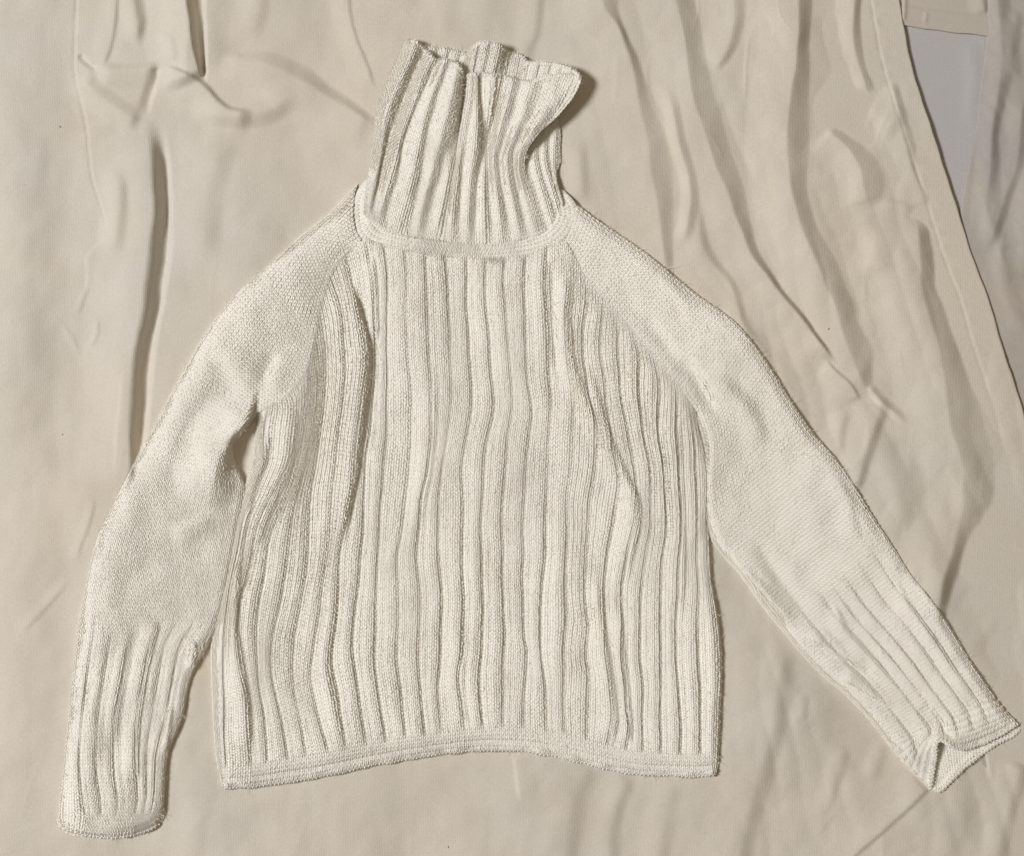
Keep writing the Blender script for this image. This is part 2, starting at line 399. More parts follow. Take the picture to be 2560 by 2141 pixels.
# ------------------------------------------------------------------ creases of the cream sheet
# (points (x, y[, fall width[, amp scale]]), amp, rise width, fall width, taper, softness)
SHEET_FOLDS = [
    # left: folded-over pleat with a deep trough on its right
    ([(350, 290, 30, .35), (364, 330, 34, .9), (371, 400, 38, 1), (377, 480, 42, 1.15), (379, 540, 42, 1.2), (370, 610, 40, 1.1), (360, 690, 38, 1), (348, 780, 40, 1), (330, 900, 42, 1.05), (320, 1000, 42, 1), (319, 1090, 36, .9), (318, 1170, 24, .6), (312, 1260, 16, .2)], 25, 140, None, (.12, .10), 1.0),
    ([(396, 300), (408, 360), (414, 430), (420, 520), (420, 600), (408, 680), (398, 760), (384, 840), (370, 940), (364, 1040), (354, 1110), (340, 1180)], -14, 30, 13, (.2, .12), .5),
    ([(508, -80), (510, 0), (510, 90), (510, 170), (512, 212)], -14, 44, 5, (.0, .12), .3),
    # its left selvedge-like edge (a small step up)
    ([(197, -60), (196, 0), (191, 129), (191, 193), (206, 249), (223, 334), (227, 411), (234, 450), (257, 523), (276, 587)], 1.6, 5, 70, (.0, .08), .4),
    ([(193, -60), (192, 0), (187, 129), (187, 193), (202, 249), (219, 334), (223, 411), (230, 450), (253, 523), (272, 587)], -2.4, 5, 4, (.0, .08), .4),
    ([(276, 587), (240, 617), (219, 643), (221, 686), (210, 750)], 2.5, 5, 50, (.1, .3), .5),
    ([(309, 914), (296, 1043), (287, 1129), (283, 1214)], 3.0, 6, 40, (.2, .3), .5),
    # top-left deep dark pleat
    ([(458, -80, 26), (465, 0, 26), (476, 86, 22), (493, 163, 14), (508, 206, 8)], 30, 120, None, (.0, .12), .45),
    ([(515, -60), (514, 0), (513, 100), (514, 200)], 8, 6, 60, (.0, .3), .4),
    # twisted crease running right from the pleat
    ([(400, 168, 10), (440, 178, 10), (480, 196, 11), (514, 221, 12), (544, 250, 11), (574, 270, 9), (634, 281, 8)], 13, 70, None, (.15, .15), .5),
    ([(236, 172), (300, 176), (345, 174), (394, 168)], 12, 62, 22, (.25, .15), .55),
    ([(470, 276), (540, 284), (600, 290), (640, 281), (690, 264), (752, 232)], 13, 38, 60, (.25, .25), .55),
    # curved valley towards the collar
    ([(545, 142, 16, .4), (600, 148, 24, .8), (643, 154, 30, 1), (710, 178, 36, 1.1), (762, 208, 38, 1.2), (815, 240, 30, 1.1), (880, 278, 22, 1), (945, 316, 18, .7)], 14, 95, None, (.12, .1), .45),
    ([(570, 200), (650, 205), (740, 235), (820, 290)], 6, 60, 60, (.3, .3), .9),
    # pocket at the far left
    ([(201, 137), (212, 150), (226, 162), (245, 172)], -8, 14, 8, (.1, .2), .5),
    ([(298, -40), (291, 0), (282, 70), (269, 134), (247, 170)], 5, 44, 9, (.0, .15), .6),
    ([(330, -40, 30), (338, 20, 30), (346, 60, 28), (335, 120, 22)], 14, 46, None, (.0, .3), .8),
    ([(412, 70), (424, 110), (430, 160)], 5, 30, 22, (.3, .2), .8),
    ([(394, 168), (388, 205), (376, 250), (366, 290)], -11, 28, 9, (.08, .3), .5),
    ([(200, 188), (230, 220), (257, 244), (300, 279), (356, 304)], 9, 46, 30, (.15, .15), .5),
    # soft undulations left of the sweater
    ([(545, 300), (540, 386), (518, 471), (506, 600), (520, 690)], 10, 120, 55, (.3, .3), .95),
    ([(285, 400), (292, 520), (282, 660)], 11, 50, 34, (.3, .3), .9),
    ([(219, 713), (205, 755), (193, 790)], 2.4, 14, 6, (.3, .3), .5),
    ([(247, 795), (246, 829), (225, 878)], 2.8, 16, 6, (.2, .3), .5),
    ([(150, 800), (185, 850), (205, 900)], 1.8, 16, 8, (.3, .3), .5),
    ([(236, 1230), (227, 1287), (197, 1369), (192, 1410)], 3.2, 22, 8, (.3, .2), .5),
    ([(180, 1440), (130, 1500), (77, 1554), (45, 1590)], 3.0, 24, 10, (.3, .2), .5),
    ([(90, -60), (70, 300), (60, 700), (40, 1100), (60, 1500), (30, 2200)], 7, 140, 120, (.0, .0), 1),
    # above the collar
    ([(868, -40), (880, 60), (905, 140), (942, 236)], 4.5, 50, 8, (.0, .2), .5),
    ([(1345, -40), (1336, 70), (1312, 130), (1300, 180)], 6, 70, 26, (.0, .3), .9),
    ([(1100, -60), (1110, 20), (1090, 90)], 5, 70, 50, (.0, .4), 1),
    ([(1440, 330), (1446, 420), (1462, 520)], 6, 50, 30, (.3, .3), 1),
    ([(640, -50), (640, 30), (610, 110)], 6, 60, 40, (.0, .4), 1),
    # right of the collar: long flat-sided bands
    ([(1500, -60, 40, .8), (1510, 10, 40, .9), (1536, 52, 16, .9), (1553, 90, 14, 1), (1572, 140, 20, 1), (1585, 200, 28, 1), (1600, 270, 40, 1), (1614, 340, 50, 1), (1628, 420, 50, 1), (1645, 520, 40, .9), (1660, 640, 24, .8), (1672, 720, 12, .5)], 12.5, 90, None, (.0, .1), .25),
    ([(1660, 190), (1690, 320), (1706, 400), (1726, 475), (1718, 557), (1702, 622)], 8, 22, 22, (.25, .15), .4),
    ([(1736, 500), (1748, 580), (1775, 650), (1830, 720), (1850, 800), (1890, 860), (1920, 920)], 6, 40, 18, (.15, .3), .5),
    ([(1672, -60, 44), (1688, 0, 44), (1704, 60, 42), (1716, 120, 46), (1722, 180, 52), (1734, 250, 54), (1762, 330, 50), (1790, 410, 46), (1824, 490, 40), (1846, 560, 34), (1880, 640, 22), (1926, 700, 14), (1985, 774, 10), (2040, 843, 8), (2090, 908, 6)], 16, 85, None, (.0, .06), .25),
    ([(1838, -60, 34), (1836, 20, 34), (1834, 70, 30), (1814, 130, 22), (1776, 180, 16)], 9, 60, None, (.0, .2), .6),
    ([(2060, 900), (2100, 935), (2131, 966), (2153, 1006)], 6, 40, 6, (.15, .15), .4),
    ([(1998, -60, 34), (1996, 0, 36), (2000, 80, 30), (1990, 160, 34), (1978, 220, 46), (1970, 300, 56), (1966, 390, 56), (1976, 460, 42), (1990, 520, 36), (2006, 580, 40), (2034, 640, 44), (2056, 700, 50), (2088, 760, 44), (2106, 830, 44), (2130, 890, 50), (2156, 950, 30), (2180, 1000, 16)], 17, 90, None, (.0, .07), .25),
    ([(2192, 985), (2200, 1020), (2184, 1060), (2166, 1120), (2146, 1190), (2130, 1240)], 10, 70, 24, (.15, .15), .6),
    ([(2120, 1015), (2100, 1080), (2098, 1150)], 6, 40, 24, (.3, .3), .9),
    ([(2174, 966), (2200, 1000), (2240, 1040), (2270, 1060)], 7, 10, 18, (.1, .3), .5),
    ([(2138, -60, 22), (2136, 20, 24), (2132, 100, 30), (2148, 170, 30), (2166, 220, 30), (2176, 250, 20)], 13, 46, None, (.0, .15), .35),
    ([(2150, 268), (2190, 288), (2222, 302), (2258, 328)][::-1], 8, 44, 75, (.3, .3), .7),
    ([(2228, 190, 16), (2238, 240, 18), (2252, 310, 22), (2266, 370, 24), (2286, 430, 22), (2310, 490, 16), (2324, 536, 10)], 9, 60, None, (.15, .1), .35),
    ([(2060, 320, 20, .5), (2100, 352, 26, .8), (2130, 384, 34, 1), (2150, 420, 46, 1), (2160, 460, 50, 1), (2170, 500, 40, .8), (2180, 525, 20, .4)], 15, 60, None, (.1, .15), .3),
    ([(2195, 503), (2245, 514), (2290, 532)], 4, 34, 18, (.35, .3), .7),
    ([(2286, 535, 22), (2296, 590, 42), (2302, 660, 50), (2308, 730, 54), (2326, 800, 60), (2348, 870, 58), (2364, 940, 60), (2370, 1010, 74), (2380, 1080, 80), (2404, 1150, 82), (2406, 1220, 86), (2402, 1290, 60), (2384, 1370, 40), (2362, 1450, 30), (2346, 1530, 20), (2340, 1590, 14)], 22, 120, None, (.05, .1), .3),
    ([(2210, 560), (2190, 640), (2196, 700)], 5, 50, 50, (.3, .3), 1),
    ([(2250, 1120), (2260, 1240), (2240, 1360)], 6, 60, 60, (.3, .3), 1),
    # bottom right
    ([(2322, 1972), (2290, 2002), (2260, 2030), (2200, 2085), (2136, 2142), (2060, 2215)], 8.0, 70, 4.5, (.04, .0), .3),
    ([(2470, 1560), (2440, 1640), (2520, 1700)], 4, 60, 50, (.4, .4), 1),
    ([(1985, 1600, 30), (1956, 1660, 34), (1936, 1760, 44), (1916, 1850, 46), (1890, 1960, 44), (1862, 2060, 40), (1838, 2200, 40)], 11, 110, None, (.15, .0), .7),
    ([(2003, 1725), (2012, 1770), (2008, 1806)], 3.5, 26, 14, (.3, .3), .6),
    ([(2120, 1850), (2098, 1920), (2071, 1996), (2050, 2060)], 4.5, 40, 22, (.3, .3), .8),
    ([(2206, 1840), (2192, 1900), (2172, 1960)], 4.5, 34, 24, (.3, .3), .8),
    ([(2560, 1900, 44), (2526, 1990, 46), (2504, 2070, 50), (2490, 2200, 50)], 13, 90, None, (.1, .0), .7),
    ([(2420, 1960), (2390, 2060), (2360, 2160)], 4, 60, 50, (.3, .2), 1),
    ([(1289, 1885), (1296, 1950), (1306, 2010)], 4.0, 10, 50, (.1, .3), .5),
    ([(1480, 1900), (1440, 1970), (1420, 2050), (1404, 2180)], 7, 90, 44, (.15, .0), .9),
    ([(1580, 1935), (1545, 1990), (1526, 2050), (1520, 2170)], 7, 60, 36, (.15, .0), .8),
    ([(1672, 1940), (1662, 2030), (1640, 2160)], 6, 60, 40, (.2, .0), .9),
    ([(1840, 1560), (1870, 1700), (1850, 1800)], 6, 60, 60, (.3, .3), 1),
    ([(480, 2080), (560, 2030), (700, 2010)], 3, 60, 40, (.3, .3), 1),
    ([(500, 1990), (490, 2060), (470, 2180)], 5, 70, 40, (.2, .0), 1),
]


def sheet_z(px, py, pressed=True):
    px = np.asarray(px, float).ravel(); py = np.asarray(py, float).ravel()
    z = np.zeros_like(px)
    qx = px + 2.2 * wob(px, py, 150, 301, 6) + 0.3 * wob(px, py, 45, 303, 6)
    qy = py + 2.2 * wob(px, py, 150, 302, 6)
    for pts, amp, wl, wr, tp, soft in SHEET_FOLDS:
        gain = 1.22 if pts[0][0] > 1480 and pts[0][1] < 1300 else 1.0
        add_fold(z, qx, qy, pts, amp * gain, wl * (1.15 if gain > 1 else 1), wr, tp, soft)
    lean = qx - 0.30 * qy * np.clip((px - 1300) / 600, 0, 1)
    e = wob(lean, qy * 0.28, 105, 331)
    z += (0.5 + 1.3 * np.clip((px - 1400) / 500, 0, 1)) * (np.sqrt(e * e + .02) - .7)
    z += 3.6 * wob(lean, qy * 0.3, 230, 337)
    z += 5.5 * wob(px, py, 520, 3) + 1.7 * wob(px, py, 170, 5) + 0.30 * wob(px, py, 62, 11)
    # sharper, crumpled small relief on the right-hand half
    k = np.clip((px - 1450) / 500, 0.15, 1)
    w = wob(px, py, 120, 21)
    z += k * 0.8 * (np.abs(w) - 0.7)
    w2 = wob(px, py, 60, 31)
    z += k * 0.3 * (np.abs(w2) - 0.7)
    # crisp little crease lines, in broken segments
    for sd_, sc_, kk in ((401, 260, 1.5), (411, 150, 0.8)):
        l_ = wob(lean, qy * 0.55, sc_, sd_)
        m_ = np.clip((wob(px, py, sc_ * 1.3, sd_ + 1) - 0.35) / 0.5, 0, 1)
        z += kk * (0.35 + 0.65 * np.clip((px - 1300) / 500, 0, 1)) * m_ * np.clip(1 - np.abs(l_) / 0.11, 0, 1)
    if pressed:
        z *= 1 - 0.86 * press(px, py)
    return z


# ------------------------------------------------------------------ the bed: cream sheet, grey sheet below, hemmed flap, pillowcase
EDGE = np.array([(2120, -1620), (2215, -420), (2232, -150), (2247, 0), (2256, 56), (2273, 141), (2303, 249), (2346, 377), (2397, 540), (2431, 643), (2470, 750), (2500, 850), (2534, 957), (2562, 1048), (2604, 1200), (2680, 1500), (2760, 1800), (2850, 2200), (2910, 2580), (3180, 3720)], float)
edge_c = catmull(EDGE)
edge_x = lambda y: np.interp(y, edge_c[:, 1], edge_c[:, 0])

ys = np.r_[np.arange(-1600, -400, 80.0), np.arange(-400, -40, 30.0), np.arange(-40, 2182, 4.0), np.arange(2182, 2580, 30.0), np.arange(2600, 3700, 80.0)]
xs = np.r_[np.arange(-1600, -400, 80.0), np.arange(-400, -40, 30.0), np.arange(-40, 1700, 4.2), np.linspace(1700, 2600, 190)]
X0, Y0 = np.meshgrid(xs, ys)
xe = edge_x(ys)[:, None] + 0.8 * np.sin(ys / 37.0)[:, None] + 0.5 * np.sin(ys / 11.3)[:, None]
Xs = np.where(X0 > 1700, 1700 + (X0 - 1700) * (xe - 1700) / 900.0, X0)
Zs = sheet_z(Xs, Y0).reshape(Xs.shape)
# settle the hem: thin raised hem band along the loose right edge
de = (xe - Xs) * 0.94
Zs = np.where(de < 300, np.maximum(Zs, -1.5 + 0 * Zs) * np.clip((de + 150) / 260, 0, 1), Zs)
band = np.clip((66 - de) / 5.0, 0, 1) * np.clip(1 - (Y0 - 900) / 300, 0, 1)
Zs += 0.9 * band - 1.1 * np.exp(-((de - 66) / 3.5) ** 2) * np.clip(1 - (Y0 - 900) / 300, 0, 1)
Zs += 0.8 * np.sin(Y0 / 9.0 + 2 * np.sin(Y0 / 31)) * np.exp(-((de - 60) / 9.0) ** 2) * np.clip(1 - (Y0 - 700) / 300, 0, 1)
Zs += 3.0
# rolled edge and underside of the hem
Xs = np.hstack([Xs, xe + 1.6, xe + 0.6, xe - 60]); Ys = np.hstack([Y0, Y0[:, :1], Y0[:, :1], Y0[:, :1]])
zl = Zs[:, -1:]
Zs = np.hstack([Zs, zl - 1.6, zl - 4.0, zl - 4.5])
R, C = Xs.shape
sheet = build_mesh("bed_sheet", np.stack([Xs, Ys, Zs], -1).reshape(-1, 3), [grid_faces(R, C)], M_SHEET)
tag(sheet, "rumpled cream cotton bed sheet spread out underneath the sweater", "bed sheet")


def sheet_top(px, py):
    return sheet_z(px, py) + 3.0


# grey sheet underneath, seen in the triangle at the upper right
gx = np.r_[np.arange(-1640, 1900, 120.0), np.arange(1900, 2900, 14.0), np.arange(2900, 4800, 60.0)]; gy = np.r_[np.arange(-1640, -400, 60.0), np.arange(-400, 1300, 14.0), np.arange(1300, 3800, 60.0)]
GX, GY = np.meshgrid(gx, gy)
gz = -11 + 0.5 * wob(GX.ravel(), GY.ravel(), 300, 41) - 45 * np.clip((2150 - GX.ravel()) / 150, 0, 1)
add_fold(gz, GX.ravel(), GY.ravel(), [(2430, 100), (2440, 200), (2425, 330)], 4, 30, 16, (.2, .3), .8)
under = build_mesh("mattress_sheet", np.stack([GX.ravel(), GY.ravel(), gz], -1), [grid_faces(*GX.shape)], M_GREY)
tag(under, "smooth grey fitted sheet showing in a triangle beside the cream hem", "fitted sheet")

# hemmed cream flap at the top
fx = np.linspace(2120, 2560, 120); fy = np.r_[np.linspace(0, .7, 12, endpoint=False), np.linspace(.7, 1, 110)]
FX, FV = np.meshgrid(fx, fy)
fb = np.interp(fx, [2120, 2256, 2360, 2466, 2560], [50, 63, 78, 89, 98])[None, :] + 0.9 * np.sin(FX / 13.0)
FY = -1600 + FV * (fb + 1600)
db = fb - FY
fz = -5.5 + 0.5 * wob(FX.ravel(), FY.ravel(), 150, 51).reshape(FX.shape) + 2.4 * np.clip((52 - db) / 4, 0, 1) - 1.4 * np.exp(-((db - 52) / 3) ** 2)
fz = fz.ravel()
add_fold(fz, FX.ravel(), FY.ravel(), [(2262, -40), (2262, 20), (2258, 62)], 4, 10, 8, (.0, .2), .6)
add_fold(fz, FX.ravel(), FY.ravel(), [(2318, 30), (2312, 60)], 2.5, 8, 6, (.2, .2), .6)
add_fold(fz, FX.ravel(), FY.ravel(), [(2444, -60, 22), (2456, 0, 16), (2464, 40, 8)], 9, 40, None, (.0, .2), .5)
fz = fz.reshape(FX.shape)
# bottom edge thickness
FXe = np.vstack([FX, FX[-1:], FX[-1:]]); FYe = np.vstack([FY, FY[-1:] + 1.5, FY[-1:] - 30]); FZe = np.vstack([fz, fz[-1:] - 3, fz[-1:] - 4.5])
flap = build_mesh("hemmed_flap", np.stack([FXe, FYe, FZe], -1).reshape(-1, 3), [grid_faces(*FXe.shape)], M_FLAP)
tag(flap, "small cream cloth corner with a straight stitched hem above the grey triangle", "cloth")

# pale pillowcase along the right margin
PL = catmull(np.array([(2520, -1620), (2486, -420), (2474, -60), (2468, 40), (2466, 90), (2455, 193), (2446, 260), (2438, 330), (2424, 400), (2410, 470), (2397, 540), (2374, 640), (2350, 800), (2345, 1000), (2360, 1400), (2400, 2000), (2440, 2600), (2520, 3720)], float))
py_ = np.r_[np.arange(-1600, -420, 60.0), np.arange(-420, -20, 25.0), np.arange(-20, 1120, 5.0), np.arange(1120, 3720, 40.0)]
pu = np.r_[np.linspace(0, .15, 90), np.linspace(.16, 1, 60)]
PU, PY = np.meshgrid(pu, py_)
pl = np.interp(py_, PL[:, 1], PL[:, 0])[:, None]
PX = pl + PU * (4700 - pl)
dl = PX - pl
pz = (-8.5 + 5 * np.sqrt(np.clip(dl / 40, 0, 1))).ravel() + 1.0 * wob(PX.ravel(), PY.ravel(), 140, 61) + 0.8 * np.abs(wob(PX.ravel(), PY.ravel(), 60, 63))
for f in [([(2490, -40, 30), (2500, 60, 34), (2504, 160, 34), (2494, 240, 26), (2480, 330, 20), (2476, 420, 26), (2466, 520, 40), (2470, 620, 40)], 12, 40, None, (.0, .1), .5),
          ([(2556, 240), (2550, 330), (2542, 407), (2510, 500), (2484, 580), (2457, 632)], 9, 40, 20, (.1, .1), .4),
          ([(2540, 20), (2530, 120), (2536, 210)], 7, 30, 24, (.2, .2), .7),
          ([(2520, 560), (2500, 640), (2510, 740), (2550, 860)], 9, 34, 44, (.2, .2), .7),
          ([(2600, 380), (2580, 520), (2570, 700)], 16, 60, 60, (.2, .2), .8)]:
    add_fold(pz, PX.ravel(), PY.ravel(), *f)
# it dives under the cream sheet
und = np.clip((PX - (np.interp(PY, edge_c[:, 1], edge_c[:, 0]) + 14)) / 60, 0, 1).ravel()
pz = np.where(und <= 0, np.minimum(pz, -3.2), pz * und + np.minimum(pz, -3.2) * (1 - und))
pz = pz.reshape(PX.shape)
PXe = np.hstack([PX[:, :1] + 40, PX[:, :1] - 1, PX]); PYe = np.hstack([PY[:, :1], PY[:, :1], PY]); PZe = np.hstack([pz[:, :1] - 3, pz[:, :1] - 2.2, pz])
pil = build_mesh("pillowcase", np.stack([PXe, PYe, PZe], -1).reshape(-1, 3), [grid_faces(*PXe.shape)], M_PILLOW)
tag(pil, "pale creased pillowcase along the right margin beside the grey triangle", "pillowcase")

# ------------------------------------------------------------------ knitting
STITCH_W = 9.3    # plan units per wale
STITCH_H = 9.4    # plan units per course


def bil(G, r, c):
    """bilinear sample of grid G (R,C,k) at fractional rows r, cols c"""
    R, C = G.shape[:2]
    r = np.clip(r, 0, R - 1.001); c = np.clip(c, 0, C - 1.001)
    i = r.astype(int); j = c.astype(int); a = (r - i)[:, None]; b = (c - j)[:, None]
    return G[i, j] * (1 - a) * (1 - b) + G[i, j + 1] * (1 - a) * b + G[i + 1, j] * a * (1 - b) + G[i + 1, j + 1] * a * b


def yarn(G, colU, rowV, seed, lift=0.25, fat=1.0, r0=None, r1=None, purl=False):
    """loops of yarn laid over grid G: two slanted grains per stitch.  colU / rowV: stitch coordinate at each grid column / row"""
    r = np.random.default_rng(seed)
    u = np.arange(math.floor(colU[0]), math.ceil(colU[-1]))
    lo, hi = rowV[0 if r0 is None else r0], rowV[-1 if r1 is None else r1]
    v = np.arange(math.ceil(lo - .5), math.floor(hi + .5))
    U, V = np.meshgrid(u, v)
    U = U.ravel().astype(float); V = V.ravel().astype(float) + 0.5
    verts = []; faces = []; off = 0
    legs = ((-0.25, 1), (0.25, -1)) if not purl else ((-0.25, 0), (0.25, 0))
    for du, sl in legs:
        uu = U + 0.5 + du + r.normal(0, .03, len(U)); vv = V + r.normal(0, .05, len(U)) + (0.5 if (purl and du > 0) else 0)
        cc = np.interp(uu, colU, np.arange(len(colU))); rr = np.interp(vv, rowV, np.arange(len(rowV)))
        P = bil(G, rr, cc)
        A = bil(G, np.interp(vv + .5, rowV, np.arange(len(rowV))), cc) - bil(G, np.interp(vv - .5, rowV, np.arange(len(rowV))), cc)
        B = bil(G, rr, np.interp(uu + .4, colU, np.arange(len(colU)))) - bil(G, rr, np.interp(uu - .4, colU, np.arange(len(colU))))
        la = np.linalg.norm(A, axis=1, keepdims=True); lb = np.linalg.norm(B, axis=1, keepdims=True)
        ok = (la[:, 0] > 1e-3) & (lb[:, 0] > 1e-3)
        P, A, B, la, lb = P[ok], A[ok], B[ok], la[ok], lb[ok]
        A = A * np.clip(STITCH_H * 1.2 / la, 0, 1); B = B / lb * np.clip(lb / .8, 3.5, STITCH_W * 1.25)
        N = np.cross(B, A); N = N * np.where(N[:, 2:3] < 0, -1, 1)
        N /= np.linalg.norm(N, axis=1, keepdims=True) + 1e-9
        wdt = np.linalg.norm(B, axis=1, keepdims=True)
        if purl:
            ax = 0.30 * B; sd = 0.34 * A * fat
        else:
            ax = 0.70 * A + sl * 0.18 * B; sd = 0.205 * B * fat
        top = N * wdt * lift * r.uniform(.86, 1.16, (len(P), 1))
        low = -N * wdt * 0.13
        P = P + N * wdt * r.normal(0, .035, (len(P), 1))
        Vs = np.stack([P - ax + low, P - .5 * ax - sd + low, P - .5 * ax + top, P - .5 * ax + sd + low,
                       P + .5 * ax - sd + low, P + .5 * ax + top, P + .5 * ax + sd + low, P + ax + low * 1.5], axis=1).reshape(-1, 3)
        b = (np.arange(len(P)) * 8)[:, None] + off
        q = np.concatenate([b + [1, 2, 5, 4], b + [2, 3, 6, 5]])
        t = np.concatenate([b + [0, 2, 1], b + [0, 3, 2], b + [7, 4, 5], b + [7, 5, 6]])
        verts.append(Vs); faces += [q, t]; off += len(Vs)
    return np.concatenate(verts), faces


def fix_up(verts, faces):
    """turn faces so that they look up"""
    out = []
    for f in faces:
        a, b, c = verts[f[:, 0]], verts[f[:, 1]], verts[f[:, 2]]
        nz = (b[:, 0] - a[:, 0]) * (c[:, 1] - a[:, 1]) - (b[:, 1] - a[:, 1]) * (c[:, 0] - a[:, 0])
        g = f.copy()
        flip = nz > 0          # plan y points down, so the sign is mirrored
        g[flip] = g[flip][:, ::-1]
        out.append(g)
    return out


def fuzz(sub, seed, per=170.0):
    """loose wool fibres standing off the knit"""
    r = np.random.default_rng(seed)
    R, C = sub.shape[:2]
    e1 = sub[1:, :-1] - sub[:-1, :-1]; e2 = sub[:-1, 1:] - sub[:-1, :-1]
    ar = np.linalg.norm(np.cross(e1, e2), axis=-1).ravel()
    n = int(ar.sum() / per)
    pick = r.choice(len(ar), n, p=ar / ar.sum())
    i, j = pick // (C - 1), pick % (C - 1)
    a, b = r.random((n, 1)), r.random((n, 1))
    P = sub[i, j] + e1[i, j] * a + e2[i, j] * b
    N = np.cross(e2[i, j], e1[i, j]); N *= np.where(N[:, 2:3] < 0, -1, 1); N /= np.linalg.norm(N, axis=1, keepdims=True) + 1e-9
    th = r.uniform(0, 2 * np.pi, n)
    T = np.stack([np.cos(th), np.sin(th), np.zeros(n)], 1)
    L = r.gamma(3.0, 3.2, (n, 1))
    up = r.uniform(1.5, 5.0, (n, 1))
    W = np.stack([-np.sin(th), np.cos(th), np.zeros(n)], 1) * .42
    bend = np.stack([-np.sin(th), np.cos(th), np.zeros(n)], 1) * r.normal(0, .25, (n, 1)) * L
    P0 = P + N * 1.0; P1 = P + N * up + T * L * .5 + bend * .4; P2 = P + N * (up * .8) + T * L + bend
    V = np.stack([P0 - W, P0 + W, P1 - W, P1 + W, P2], 1).reshape(-1, 3)
    k = (np.arange(n) * 5)[:, None]
    f = np.concatenate([k + [0, 1, 3], k + [0, 3, 2], k + [2, 3, 4]])
    return V, f


def knit_part(name, G, colU, rowV, r0, r1, parent, seed, keep=False, **kw):
    sub = G[r0:r1 + 1]
    base = sub.reshape(-1, 3).copy(); base[:, 2] -= 0.7
    bf = [grid_faces(*sub.shape[:2])] if keep else fix_up(base, [grid_faces(*sub.shape[:2])])
    if colU is None:
        # plain knitting: number of wales follows the local width, in blocks of rows (like decreases)
        yv = np.zeros((0, 3)); yf = []
        for b0 in range(r0, r1, 22):
            b1 = min(b0 + 22, r1)
            wd = np.linalg.norm(np.diff(G[(b0 + b1) // 2], axis=0), axis=1)
            v_, f_ = yarn(G, np.r_[0, np.cumsum(wd)] / STITCH_W, rowV, seed + b0, r0=b0, r1=b1, **kw)
            yf += [q + len(yv) for q in f_]; yv = np.concatenate([yv, v_])
    else:
        yv, yf = yarn(G, colU, rowV, seed, r0=r0, r1=r1, **kw)
    yf = fix_up(yv, yf)
    hv, hf = fuzz(sub, seed + 1000)
    verts = np.concatenate([base, yv, hv])
    faces = bf + [f + len(base) for f in yf] + [hf + len(base) + len(yv)]
    return build_mesh(name, verts, faces, M_WOOL, parent)


def rib_profile(p):
    """p: phase 0..1 between two grooves; gentle rise on the left, rounded top, steep fall into the next groove"""
    sm = lambda t: t * t * (3 - 2 * t)
    a = 0.50 * sm(np.clip(p / 0.16, 0, 1)) + 0.38 * sm(np.clip((p - .30) / 0.26, 0, 1)) + 0.12 * np.sin(np.clip(p, 0, 1) * np.pi)
    b = sm(np.clip((1 - p) / 0.17, 0, 1))
    return a * b


def edge_round(d, Rr):
    q = 1 - np.clip(d / Rr, 0, 1)
    return np.sqrt(np.clip(1 - q * q, 0, 1))


def dist_to(px, py, poly, reach=80):
    out = np.full(px.shape, float(reach))
    idx, d, _, _ = seg_field(px, py, np.asarray(poly, float), reach)
    if len(idx):
        out[idx] = np.minimum(np.abs(d), reach)
    return out


sweater = bpy.data.objects.new("turtleneck_sweater", None)
scene.collection.objects.link(sweater)
sweater.location = (0, 0, 0)
tag(sweater, "cream ribbed wool turtleneck sweater laid flat on the rumpled sheet", "sweater")

# ---- torso ---------------------------------------------------------------
TORSO_FOLDS = [
    ([(872, 700, 12, .5), (890, 770, 12, .9), (910, 850, 14, 1), (912, 900, 18, 1.1), (902, 1000, 22, 1.1), (890, 1100, 20, 1), (880, 1200, 16, .9), (864, 1290, 12, .7), (850, 1380, 10, .4)], 23, 95, None, (.1, .15), .4),
    ([(926, 640), (934, 720), (938, 800), (942, 860)], 7, 22, 12, (.15, .2), .5),
    ([(664, 1050, 10), (660, 1140, 10), (628, 1230, 12), (604, 1330, 12), (590, 1440, 12), (584, 1560, 14), (600, 1680, 16), (614, 1780, 16), (620, 1890, 14)], 10, 46, None, (.1, .08), .5),
    ([(736, 1010), (728, 1100), (712, 1180), (684, 1240), (655, 1310), (634, 1390)], 9, 46, 14, (.15, .2), .5),
    ([(1362, 640), (1366, 760), (1372, 880), (1382, 960)], 6, 50, 14, (.1, .3), .5),
    ([(1420, 680), (1414, 790), (1424, 900), (1444, 960), (1476, 1040), (1496, 1120)], 9, 34, 14, (.1, .2), .45),
    ([(1462, 900), (1494, 1010), (1524, 1110), (1560, 1190), (1588, 1250), (1590, 1310), (1572, 1400), (1560, 1480)], 9, 55, 14, (.15, .25), .45),
    ([(1500, 1420), (1496, 1500), (1508, 1600), (1524, 1700), (1536, 1790), (1526, 1860)], 7, 44, 14, (.2, .1), .5),
    ([(1546, 1500), (1552, 1600), (1560, 1700), (1572, 1800), (1570, 1870)], 6, 30, 12, (.2, .1), .5),
    ([(1688, 1000), (1692, 1100), (1700, 1250), (1704, 1400), (1694, 1600)], 6, 60, 14, (.2, .3), .5),
    ([(1080, 900), (1082, 1050), (1070, 1180), (1050, 1280), (1046, 1400)], 4, 60, 14, (.25, .3), .5),
    ([(836, 1420), (826, 1560), (812, 1660), (830, 1760), (850, 1850)], 5, 46, 14, (.25, .1), .5),
    ([(1156, 1480), (1150, 1640), (1150, 1740), (1160, 1820)], 4, 46, 14, (.25, .1), .5),
    ([(1000, 1200), (1180, 1180), (1330, 1230)], 5, 130, 160, (.3, .3), 1),
    ([(1150, 1640), (1260, 1600), (1400, 1650)], -4, 100, 100, (.3, .3), 1),
]
nG = len(TG)
RAG_L = [(866, 612), (838, 655), (818, 695), (800, 770), (786, 840), (776, 895), (752, 945), (722, 980), (690, 1008), (645, 1030)]
